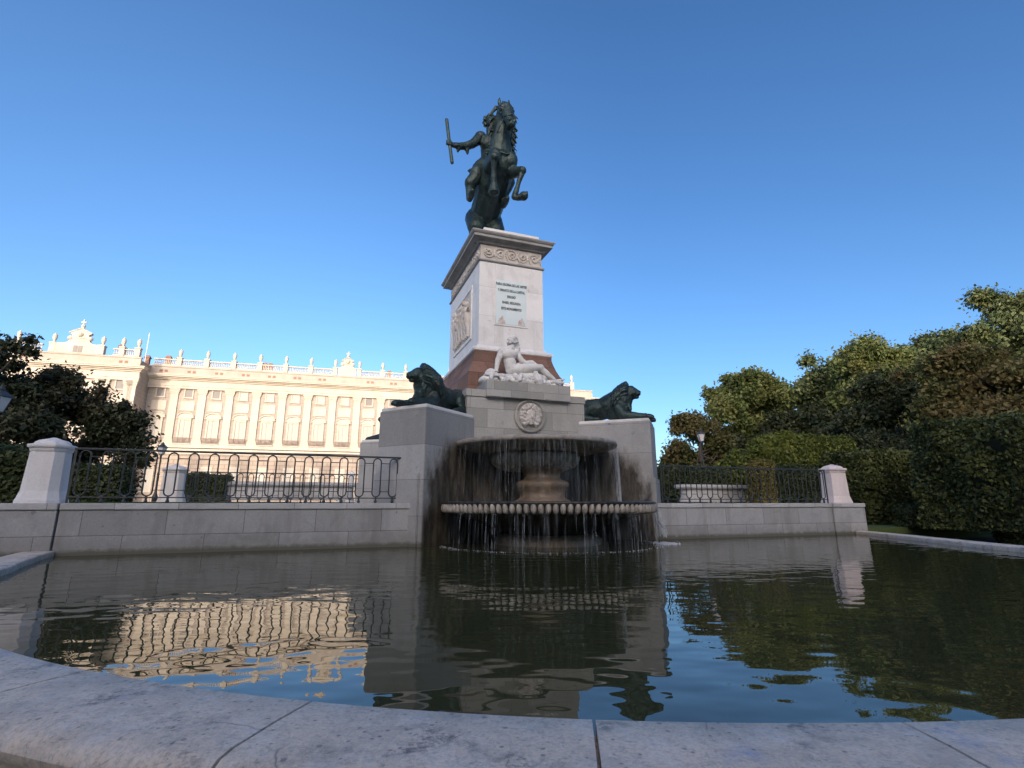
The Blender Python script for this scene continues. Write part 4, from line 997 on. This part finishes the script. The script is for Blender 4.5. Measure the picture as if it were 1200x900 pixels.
def proto_ped():
    bm = bmesh.new()
    pts = [(-1.5, 18.15), (1.5, 18.15)] + [(1.5 * math.cos(R(a)), 18.2 + .85 * math.sin(R(a))) for a in range(10, 171, 16)]
    f = [bm.verts.new((x, -.1, z)) for x, z in pts]; b = [bm.verts.new((x, -.0, z)) for x, z in pts]; n = len(pts)
    bm.faces.new(f); bm.faces.new(b[::-1])
    for i in range(n): bm.faces.new((f[i], f[(i + 1) % n], b[(i + 1) % n], b[i]))
    arc = [(1.55 * math.cos(R(a)), -.22, 18.25 + .95 * math.sin(R(a))) for a in range(4, 177, 12)]
    tube(bm, arc, .13, 6); box(bm, -1.7, 1.7, -.4, 0, 17.96, 18.14)
    return from_bm('pediment', bm, M['pal_trim'], pal)
def proto_balc():
    bm = bmesh.new(); box(bm, -1.7, 1.7, -.75, 0, 12.31, 12.5); 
    o = from_bm('balcony', bm, M['pal_trim'], pal)
    bm = bmesh.new()
    box(bm, -1.65, 1.65, -.72, -.66, 13.62, 13.72); box(bm, -1.65, 1.65, -.72, -.66, 12.62, 12.68)
    for i in range(22): x = -1.6 + 3.2 * i / 21; box(bm, x - .03, x + .03, -.71, -.67, 12.5, 13.62)
    box(bm, -.25, .25, -.73, -.65, 12.9, 13.4)
    from_bm('iron_rail', bm, M['pal_iron'], o); return o
def proto_pil():
    bm = bmesh.new()
    box(bm, -1.0, 1.0, -.42, 0, 12.31, 12.9); box(bm, -.9, .9, -.36, 0, 12.92, 13.4); box(bm, -.75, .75, -.28, 0, 13.42, 23.3); box(bm, -.85, .85, -.34, 0, 23.32, 23.6)
    box(bm, -.95, .95, -.42, 0, 23.62, 24.05); box(bm, -1.05, 1.05, -.5, 0, 24.07, 24.38)
    return from_bm('pilaster', bm, M['pal_trim'], pal)
def proto_panel():
    bm = bmesh.new(); box(bm, -1.25, 1.25, -.07, 0, 19.8, 21.5)
    for b in ((-1.4, 1.4, -.14, 0, 21.5, 21.68), (-1.4, 1.4, -.14, 0, 19.62, 19.8), (-1.4, -1.25, -.14, 0, 19.8, 21.5), (1.25, 1.4, -.14, 0, 19.8, 21.5)): box(bm, *b)
    return from_bm('wall_panel', bm, M['pal_trim'], pal)
def proto_vent():
    bm = bmesh.new()
    box(bm, -.32, .32, -.315, -.29, 27.95, 28.5)
    return from_bm('attic_vent', bm, M['pal_tile'], pal)
def proto_bal():
    bm = bmesh.new()
    box(bm, -2.2, 2.2, -.3, .2, 29.42, 29.7); box(bm, -2.2, 2.2, -.3, .2, 30.75, 31.0)
    for i in range(12):
        x = -2.0 + 4.0 * i / 11; lathe(bm, [(.07, 29.71), (.13, 30.0), (.14, 30.15), (.06, 30.4), (.1, 30.74)], 6, (x, -.05, 0))
    return from_bm('balustrade', bm, M['pal_trim'], pal)
def proto_urn():
    bm = bmesh.new(); box(bm, -.5, .5, -.5, .5, 29.42, 31.15, .05); box(bm, -.58, .58, -.58, .58, 31.17, 31.4, .03)
    lathe(bm, [(.34, 31.41), (.34, 31.55), (.17, 31.66), (.2, 31.8), (.33, 32.15), (.40, 32.5), (.41, 32.75), (.34, 32.9), (.39, 32.95), (.39, 33.04), (.26, 33.12), (.16, 33.25), (.1, 33.42), (.04, 33.5)], 12)
    return from_bm('roof_urn', bm, M['pal_trim'], pal, True)
def proto_low():
    bm = bmesh.new()
    for b in ((-1.1, -.8, -.5, -.3, 2.5, 7.2), (.8, 1.1, -.5, -.3, 2.5, 7.2), (-1.1, 1.1, -.52, -.3, 7.2, 7.6), (-1.2, 1.2, -.6, -.3, 2.2, 2.5)): box(bm, *b)
    w_ = from_bm('ground_window', bm, M['pal_trim'], pal)
    bm = bmesh.new(); box(bm, -.79, .79, -.4, -.36, 2.5, 7.2); from_bm('pane', bm, M['pal_shut'], w_)
    return w_
PROT = dict(win=[win_proto(), win_proto()], tall=proto_tall(), ped=proto_ped(), balc=proto_balc(), pil=proto_pil(), pan=proto_panel(), vent=proto_vent(), bal=proto_bal(), urn=proto_urn(), low=proto_low())
upper_pane(PROT['win'][0], False); upper_pane(PROT['win'][1], True)
first = {}
def place(key, x, y, proto=None):
    p = proto or PROT[key]
    if id(p) not in first:
        first[id(p)] = 1; p.location = (x, y, 0); return p
    return copy_tree(p, pal, (x, y, 0))
dark = {0, 1, 2, 8, 9, 13, 17}
for kx in range(0, NB):
    xc = S0 - BW / 2 + BW * kx; xp = S0 + BW * kx
    place('win', xc, 0, PROT['win'][1 if kx in dark else 0]); place('tall', xc, 0); place('ped', xc, 0); place('pan', xc, 0); place('balc', xc, 0); place('low', xc, 0)
    place('pil', xp, 0)
    if kx != 7: place('bal', xc, 0); place('vent', xc - .5, 0); place('vent', xc + .5, 0)
    place('urn', xp, 0)
for kx in range(4):
    xc = -22 + 2.75 + 5.5 * kx
    place('win', xc, -6, PROT['win'][kx % 2]); place('tall', xc, -6); place('ped', xc, -6); place('pan', xc, -6); place('balc', xc, -6); place('low', xc, -6)
    if kx in (0, 3): place('bal', xc, -6); place('vent', xc - .5, -6); place('vent', xc + .5, -6)
for x in (-21, -16.3, -15.6, -6.1, -5.5, -1.2, -.6): place('pil', x, -6)
for x in (-21.3, -15.4, -7.0, -3.4, -.6): place('urn', x, -6)
for x in (-21.3, -11, -.6):
    pass
def crest(cx, cy, hw, v, big):
    bm = bmesh.new()
    Z = lambda z: 31.4 + (z - 31.6) * v
    box(bm, cx - hw - (1.6 if big else .3), cx + hw + (1.6 if big else .3), cy - .45, cy + .5, 29.42, 31.4)
    prof_ = [(-hw, 31.6), (-hw * .75, 32.1), (-hw * .58, 33.0), (-hw * .55, 34.3), (-hw * .72, 34.6), (-hw * .7, 35.0), (0, 36.3), (hw * .7, 35.0), (hw * .72, 34.6), (hw * .55, 34.3), (hw * .58, 33.0), (hw * .75, 32.1), (hw, 31.6)]
    f = [bm.verts.new((cx + x, cy - .4, Z(z))) for x, z in prof_]; b = [bm.verts.new((cx + x, cy + .4, Z(z))) for x, z in prof_]; n = len(f)
    bm.faces.new(f); bm.faces.new(b[::-1])
    for i in range(n): bm.faces.new((f[i], f[(i + 1) % n], b[(i + 1) % n], b[i]))
    tube(bm, [(cx - hw * .78, cy - .45, Z(34.75)), (cx, cy - .45, Z(36.15)), (cx + hw * .78, cy - .45, Z(34.75))], .13, 6); box(bm, cx - hw * .62, cx + hw * .62, cy - .52, cy - .38, Z(33.2), Z(33.5))
    lathe(bm, [(.45, Z(36.0)), (.3, Z(36.6)), (.42, Z(37.0)), (.25, Z(37.4)), (.1, Z(37.5))], 10, (cx, cy, 0)); box(bm, cx - .11, cx + .11, cy - .1, cy + .1, Z(37.3), Z(39.0)); box(bm, cx - .45, cx + .45, cy - .105, cy + .105, Z(37.9), Z(38.3))
    for q in (-1, 1): bmesh.ops.create_uvsphere(bm, u_segments=10, v_segments=8, radius=.5, matrix=Matrix.Translation((cx + q * hw * .66, cy - .2, Z(33.2))))
    bmesh.ops.create_uvsphere(bm, u_segments=12, v_segments=8, radius=.55, matrix=Matrix.Translation((cx, cy - .35, Z(34.3))))
    from_bm('roof_crest', bm, M['pal_trim'], pal)
crest(-11, -6, 2.6, .72, True); crest(S0 + BW * 6.5, 0, 1.75, .56, False)
bm = bmesh.new(); box(bm, -11.8, -11.05, -6.5, -6.44, 29.6, 31.0); box(bm, -10.95, -10.2, -6.5, -6.44, 29.6, 31.0); from_bm('crest_window', bm, M['pal_glass'], pal)
for x, y in ((-7.5, 4), (-5.3, -2), (-3.4, 6), (1.2, 5), (3.4, 5), (21.4, 6), (22.6, 6), (50.5, 6), (92, 6), (93, 6)):
    bm = bmesh.new(); box(bm, x - .45, x + .45, y - .45, y + .45, 29, 32.3); rect_loft(bm, [(.6, .6, 32.3), (.6, .6, 32.5), (.3, .3, 33.0)], x, y); from_bm('chimney', bm, M['pal_tile'], pal)
bm = bmesh.new(); tube(bm, [(-2.3, 2, 29), (-2.3, 2, 37.2)], .07, 6); from_bm('antenna', bm, M['slab'], pal)
bm = bmesh.new()
box(bm, .5, SX - .5, .5, 13.5, 29.02, 29.3); box(bm, -21.5, -.5, -5.5, 7.5, 29.02, 29.3); from_bm('roof', bm, M['pal_tile'], pal)

# ------------------------------------------------------------------ unseen theatre behind the camera, placed and sized to throw the long morning shadow
H0 = 16.4 + (17.5 + 38) * math.tan(R(SUN_EL)) / math.cos(R(SUN_AZ - 180))
thr = thing('theatre_building', 'large stuccoed theatre across the square behind the viewer, unseen, sized to shade the foreground', 'theatre', (-8, -38, -.35))
bm = bmesh.new(); box(bm, -75, 75, -40, 0, 0, H0 - 1.6); from_bm('wall', bm, M['theatre'], thr)
bm = bmesh.new(); box(bm, -76, 76, -41, 1, H0 - 1.59, H0 - .4); from_bm('cornice', bm, M['theatre'], thr)
bm = bmesh.new(); box(bm, -75.5, 75.5, -40.5, .5, H0 - .39, H0 + .35); from_bm('parapet', bm, M['theatre'], thr)
wp = None
for zz in (4, 12, 20, 28):
    for i in range(18):
        if wp is None:
            bm = bmesh.new()
            for b in ((-1.6, -1.2, 0, .3, 0, 4.8), (1.2, 1.6, 0, .3, 0, 4.8), (-1.8, 1.8, 0, .4, 4.8, 5.3), (-1.8, 1.8, 0, .45, -.4, 0)): box(bm, *b)
            wp = from_bm('window', bm, M['pal_trim'], thr); bm = bmesh.new(); box(bm, -1.19, 1.19, .005, .06, 0, 4.79); from_bm('pane', bm, M['pal_glass'], wp)
            wp.location = (-70 + i * 8.2, 0, zz)
        else: copy_tree(wp, thr, (-70 + i * 8.2, 0, zz))

# ------------------------------------------------------------------ vegetation
def leaf_mesh(name, pts, nrm, size, mat, parent, seed, asp=1.7, jit=.9):
    rg = np.random.default_rng(seed); n = len(pts)
    d = nrm + rg.normal(0, jit, (n, 3)); d /= np.linalg.norm(d, axis=1)[:, None] + 1e-9
    a = rg.normal(0, 1, (n, 3)); a -= (a * d).sum(1)[:, None] * d; a /= np.linalg.norm(a, axis=1)[:, None] + 1e-9
    b = np.cross(d, a); s = size * rg.uniform(.6, 1.35, (n, 1))
    V = np.stack([pts - a * s * asp / 2, pts + b * s / 2 + d * s * .12, pts + a * s * asp / 2, pts - b * s / 2 + d * s * .12], 1).reshape(-1, 3)
    F = np.arange(n * 4).reshape(-1, 4)
    return from_np(name, V, F, mat, parent)
def crown_pts(clumps, per, seed, squash=.8):
    rg = np.random.default_rng(seed); P = []; N = []
    for (x, y, z, r) in clumps:
        n = max(12, int(per * r * r)); d = rg.normal(0, 1, (n, 3)); d /= np.linalg.norm(d, axis=1)[:, None]
        q = r * (rg.uniform(.05, 1, (n, 1)) ** .5) * (1 + .38 * rg.normal(0, 1, (n, 1)))
        p = d * q; p[:, 2] *= squash
        P.append(p + np.array([x, y, z])); N.append(d * .6 + np.array([0, 0, .5]))
    return np.concatenate(P), np.concatenate(N)
def tree(name, label, base, h, crown, nclump, cr, leaf, per, mat, seed, group, low=.3, trunk=.25, asp=1.7, lean=(0, 0), cat='tree', gaps=.0, extra=()):
    """crown = (rx, ry, rz) half sizes, centred at h - rz"""
    t = thing(name, label, cat, base, 0, group); rg = random.Random(seed)
    rx, ry, rz = crown; cz = h - rz; cl = []
    nb = max(7, nclump // 7)
    for i in range(nb):
        v = Vector((rg.gauss(0, 1), rg.gauss(0, 1), rg.gauss(.15, 1))).normalized(); q = rg.uniform(.3, 1.0) ** .5 * .8
        wob = 1 + .25 * mnoise.noise(v * 2.1 + Vector((seed, 0, 0)))
        bc = Vector((v.x * rx * q * wob + lean[0] * .5, v.y * ry * q * wob + lean[1] * .5, cz + v.z * rz * q * wob)); br_ = rg.uniform(.26, .42) * (rx + rz) * .5
        for j in range(nclump // nb + 1):
            u = Vector((rg.gauss(0, 1), rg.gauss(0, 1), rg.gauss(.2, 1))).normalized() * br_ * rg.uniform(.4, 1.05)
            cl.append((bc.x + u.x, bc.y + u.y, bc.z + u.z * .75, cr * rg.uniform(.45, 1.1)))
    cl += list(extra)
    bm = bmesh.new(); top = Vector((lean[0] * .4, lean[1] * .4, cz + rz * .35))
    pts = [Vector((0, 0, -.3)), Vector((.02 * h * math.sin(seed), 0, h * .18)), Vector((lean[0] * .2, lean[1] * .2, h * .42)), top]
    tube(bm, pts, [trunk * 1.25, trunk, trunk * .75, trunk * .25], 9)
    for c in rg.sample(cl, min(len(cl), 16)):
        e = Vector(c[:3]); f = rg.uniform(.3, .8); s = pts[1].lerp(pts[3], f); mid = s.lerp(e, .5) + Vector((0, 0, -.06 * h * rg.random()))
        tube(bm, [s, mid, e], [trunk * .38, trunk * .24, trunk * .07], 6)
    from_bm('trunk', bm, M['bark'], t, True)
    P_, N_ = crown_pts(cl, per * 1.9, seed)
    leaf_mesh('crown', P_, N_, leaf * .62, mat, t, seed, asp)
    return t
GR = 'trees right of the monument'
GL = 'dark trees at the left edge'
# left: dark magnolias close to the terrace
F_ = 1.85
sc4 = lambda L: [tuple(v * F_ for v in q) for q in L]
tree('magnolia_tree', 'dark broad leaved tree at the left edge, behind the large left post', (-25.2, 27.4, 1.0), 3.75 * F_, (2.5 * F_, 2.0 * F_, 1.6 * F_), 85, .5 * F_, .23, 560, M['leaf_dark'], 3, GL, trunk=.3, extra=sc4([(2.35, .2, 2.35, .32), (2.75, .2, 1.75, .34), (2.0, .2, 2.75, .3), (2.5, .2, 1.35, .4), (2.9, .2, 1.2, .28), (2.2, .2, .9, .45), (1.3, .2, 3.25, .3), (2.55, .2, .6, .3), (-.2, 0, 3.55, .3), (.6, 0, 3.5, .28), (2.3, 0, .2, .4), (1.7, 0, .3, .5), (1., 0, .4, .5)]))
tree('magnolia_tree', 'taller dark tree cut off by the left edge of the photo', (-28.5, 26.0, 1.0), 4.55 * F_, (1.75 * F_, 1.6 * F_, 2.0 * F_), 60, .5 * F_, .23, 540, M['leaf_dark'], 8, GL, trunk=.3, extra=sc4([(1.75, -.4, 4.15, .25), (2.05, -.5, 4.4, .22), (2.2, -.5, 4.05, .2), (1.4, -.4, 4.3, .3)]))
# right
tree('chestnut_tree', 'reddish brown leaved tree beside the right lion, behind the railing', (11.9, 32.5, 1.05), 5.7, (3.0, 2.6, 2.6), 80, .6, .22, 700, M['leaf_brown'], 12, GR, trunk=.2)
tree('plane_tree', 'sunlit yellow green tree rising behind the brown leaved tree', (22.0, 47, 1.05), 12.8, (4.3, 4, 5.4), 120, .95, .32, 420, M['leaf_green'], 21, GR, trunk=.35)
tree('oak_tree', 'dark green tree with sky gaps in its crown, right of the sunlit one', (31.5, 54, 1.05), 15.6, (5.8, 5, 6.2), 120, 1.15, .36, 320, M['leaf_deep'], 23, GR, trunk=.4)
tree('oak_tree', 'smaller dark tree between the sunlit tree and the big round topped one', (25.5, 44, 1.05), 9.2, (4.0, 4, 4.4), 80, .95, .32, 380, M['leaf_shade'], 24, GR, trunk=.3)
tree('plane_tree', 'big round topped green tree, brightest at its top, above the clipped cypress', (34.5, 45.5, .2), 15.8, (6.0, 5.5, 6.6), 150, 1.15, .34, 380, M['leaf_green'], 31, GR, trunk=.45)
tree('oak_tree', 'tall dark tree rising behind the round topped one toward the right edge', (47.5, 51, .2), 20.0, (7.0, 6, 8.4), 150, 1.3, .4, 280, M['leaf_deep'], 33, GR, trunk=.5)
tree('oak_tree', 'tallest dark tree cut by the right edge of the photo', (55.5, 51.5, .2), 24.6, (5.5, 5.5, 9.5), 130, 1.25, .4, 280, M['leaf_deep'], 35, GR, trunk=.5)
tree('chestnut_tree', 'rusty leaved tree at the right edge above the big clipped hedge', (27.4, 27.0, .15), 10.3, (5.0, 4.2, 5.0), 150, .8, .24, 700, M['leaf_brown'], 41, GR, trunk=.32)
tree('oak_tree', 'dark bushy tree in shade just right of the sun tinted stone post', (21.0, 29.5, .15), 5.2, (2.8, 2.4, 2.6), 80, .6, .17, 800, M['leaf_shade'], 43, GR, trunk=.2)
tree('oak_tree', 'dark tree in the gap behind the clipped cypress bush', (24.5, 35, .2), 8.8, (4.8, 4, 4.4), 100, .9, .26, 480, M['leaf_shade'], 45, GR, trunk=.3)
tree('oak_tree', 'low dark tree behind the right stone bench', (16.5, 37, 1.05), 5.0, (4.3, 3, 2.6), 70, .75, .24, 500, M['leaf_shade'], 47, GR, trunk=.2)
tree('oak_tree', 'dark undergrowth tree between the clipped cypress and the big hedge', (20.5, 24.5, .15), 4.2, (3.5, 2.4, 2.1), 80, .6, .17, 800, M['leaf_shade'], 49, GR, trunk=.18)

def hedge(name, label, base, rz, size, leaf, dens, mat, seed, group=None, round_=.12, core='core', cat='hedge', shag=.05, asp=1.6):
    t = thing(name, label, cat, base, rz, group)
    sx, sy, sz = size; bm = bmesh.new()
    bmesh.ops.create_cube(bm, size=1); bmesh.ops.subdivide_edges(bm, edges=list(bm.edges), cuts=9, use_grid_fill=True)
    for v in bm.verts:
        v.co.z += .5; c = Vector((v.co.x * sx, v.co.y * sy, v.co.z * sz)); inset = .93
        c.x *= inset; c.y *= inset; c.z *= .97
        m_ = min(sx, sy, sz) * round_
        k_ = c + Vector((mnoise.noise(c * 1.3 + Vector((seed, 0, 0))), mnoise.noise(c * 1.3 + Vector((0, seed, 0))), mnoise.noise(c * 1.3 + Vector((0, 0, seed))))) * m_
        k_.z = max(k_.z, 0) if v.co.z > .02 else 0; v.co = k_
    bmesh.ops.triangulate(bm, faces=list(bm.faces))
    rg = np.random.default_rng(seed); P_ = []; N_ = []
    bmesh.ops.recalc_face_normals(bm, faces=bm.faces)
    for f in bm.faces:
        if f.normal.z < -.5: continue
        n = rg.poisson(f.calc_area() * dens)
        if not n: continue
        a, b, c = [np.array(v.co) for v in f.verts]; u = rg.random((n, 1)); v = rg.random((n, 1)); fl = u + v > 1; u = np.where(fl, 1 - u, u); v = np.where(fl, 1 - v, v)
        P_.append(a + (b - a) * u + (c - a) * v + np.array(f.normal) * rg.normal(.03, shag, (n, 1))); N_.append(np.tile(np.array(f.normal), (n, 1)))
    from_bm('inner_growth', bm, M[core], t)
    leaf_mesh('foliage', np.concatenate(P_), np.concatenate(N_), leaf, mat, t, seed, asp, .8)
    return t
hedge('clipped_hedge', 'big dark clipped hedge block at the right edge of the pool', (18.2, 18.6, .12), R(15), (6.2, 3.4, 3.75), .085, 620, M['leaf_yew'], 51, shag=.06)
hedge('cypress_bush', 'feathery flat topped yellow green cypress behind the right railing', (14.8, 26.5, .9), R(18), (4.6, 2.6, 3.3), .075, 2300, M['leaf_cypress'], 53, cat='bush', round_=.09, shag=.09, asp=2.6)
hedge('cypress_bush', 'low rounded cypress bush left of the flat topped one', (12.35, 26.9, .95), R(18), (2.0, 1.8, 2.5), .09, 1100, M['leaf_cypress'], 54, cat='bush', round_=.4, shag=.14, asp=2.2)
hedge('clipped_hedge', 'dark clipped cube of hedge behind the left railing, beside the small post', (-14.3, 24.4, 1.05), R(20), (1.9, 1.5, 1.15), .06, 900, M['leaf_box'], 55)
hedge('topiary_column', 'olive green clipped column between the right stone bench and the cypress', (10.6, 22.2, .98), R(20), (.85, .8, 1.75), .055, 1500, M['leaf_olive'], 57, cat='topiary')
hedge('low_hedge', 'low dark hedge along the right side of the pool', (16.3, 13.6, -.35), R(75), (9.5, 2.2, .95), .06, 900, M['leaf_yew'], 59)
hedge('low_hedge', 'low lighter topped hedge strip behind the right wall end, below the big hedge', (17.2, 20.8, .12), R(15), (5.0, .8, .7), .06, 900, M['leaf_box'], 61)
hedge('tall_hedge', 'dark hedge filling the shade right of the sun tinted stone post', (18.6, 24.2, .12), R(18), (9.0, 2.0, 3.1), .09, 520, M['leaf_yew'], 63)
hedge('tall_hedge', 'dark hedge behind the large left post at the left edge', (-13.6, 12.3, .95), R(20), (4.6, 1.3, 1.35), .08, 700, M['leaf_box'], 65)
hedge('tall_hedge', 'dark hedge running behind the left railing under the magnolia', (-14.75, 16.9, .98), R(20), (4.0, 1.4, 1.2), .08, 620, M['leaf_box'], 67)
hedge('tall_hedge', 'dark hedge directly behind the right stone bench', (8.6, 25.6, 1.05), R(20), (4.8, .9, 1.6), .07, 900, M['leaf_box'], 69)
hedge('tall_hedge', 'dark hedge behind the right railing, in front of the flat topped cypress', (14.0, 24.2, .98), R(20), (6.0, .8, 1.65), .07, 900, M['leaf_box'], 71)

# ------------------------------------------------------------------ stone benches, lamps, marker posts
def bench(label, pos, L, s=1.):
    t = thing('stone_bench', label, 'bench', pos, TH, 'long stone benches beyond the terrace')
    def stadium(hl, hw, z):
        return [(hl - hw + hw * math.cos(R(a)), hw * math.sin(R(a)), z) for a in range(-90, 91, 15)] + [(-hl + hw + hw * math.cos(R(a)), hw * math.sin(R(a)), z) for a in range(90, 271, 15)]
    bm = bmesh.new(); loft(bm, [stadium(L / 2 - .2, .38, 0), stadium(L / 2 - .2, .38, .1), stadium(L / 2 - .25, .33, .14), stadium(L / 2 - .25, .33, .56 * s)]); from_bm('plinth', bm, M['bench'], t)
    bm = bmesh.new(); loft(bm, [stadium(L / 2 - .1, .44, .562 * s), stadium(L / 2, .5, .62 * s), stadium(L / 2, .5, .72 * s), stadium(L / 2 - .03, .47, .745 * s)]); from_bm('seat_slab', bm, M['bench'], t)
bench('long grey stone bench with rounded end, seen through the left railing', (-11.4, 25.4, 1.15), 7.6, 1.15)
bench('pale stone bench seen through the right railing beside the topiary', (9.05, 23.6, 1.05), 3.9, 1.0)
def lamp(label, pos, h, s):
    t = thing('street_lamp', label, 'street lamp', pos, 0, 'lantern posts around the square')
    bm = bmesh.new(); lathe(bm, [(.16*s, 0), (.16*s, .25), (.10*s, .35), (.07*s, .5), (.06*s, 1.2), (.09*s, 1.25), (.05*s, 1.32), (.045*s, h - .1), (.08*s, h - .05), (.04*s, h)], 14); from_bm('lamp_post', bm, M['iron'], t, True)
    bm = bmesh.new(); rect_loft(bm, [(.10*s, .10*s, h + .03*s), (.19*s, .19*s, h + .46*s)]); from_bm('lantern_glass', bm, M['lamp_glass'], t)
    bm = bmesh.new()
    for i in range(4):
        a = R(45 + 90 * i); c_, s_ = math.cos(a) * 1.414, math.sin(a) * 1.414
        tube(bm, [(.10*s*c_, .10*s*s_, h + .02*s), (.19*s*c_, .19*s*s_, h + .47*s)], .014 * s, 6)
    rect_loft(bm, [(.11*s, .11*s, h), (.11*s, .11*s, h + .035*s)]); from_bm('lantern_frame', bm, M['iron'], t)
    bm = bmesh.new(); rect_loft(bm, [(.23*s, .23*s, h + .47*s), (.22*s, .22*s, h + .5*s), (.12*s, .12*s, h + .62*s), (.07*s, .07*s, h + .66*s), (.08*s, .08*s, h + .70*s), (.02*s, .02*s, h + .82*s)], ch=.2); from_bm('lantern_cap', bm, M['iron'], t)
lamp('black lantern on a post behind the left railing, in front of the palace', (-16.35, 24, 1.05), 2.15, .72)
lamp('pale lantern on a post in front of the brown leaved tree on the right', (11.1, 30, 1.05), 3.45, .95)
lamp('lantern half cut by the left edge, in front of the dark tree', (-12.15, 11.9, .98), 2.1, .8)
for i, (x, y, h, lab) in enumerate(((-10.2, 33, 1.9, 'taller white marker post in sunlight near the left rear block'), (-11.1, 34, .9, 'short white marker post in sunlight beside the taller one'))):
    t = thing('marker_post', lab, 'bollard', (x, y, 1.05), 0)
    bm = bmesh.new(); lathe(bm, [(.26, 0), (.26, .12), (.19, .2), (.16, h - .3), (.21, h - .25), (.21, h - .15), (.12, h - .02), (.04, h)], 16); from_bm('shaft', bm, M['slab'], t, True)

bpy.data.scenes.remove(TSC)
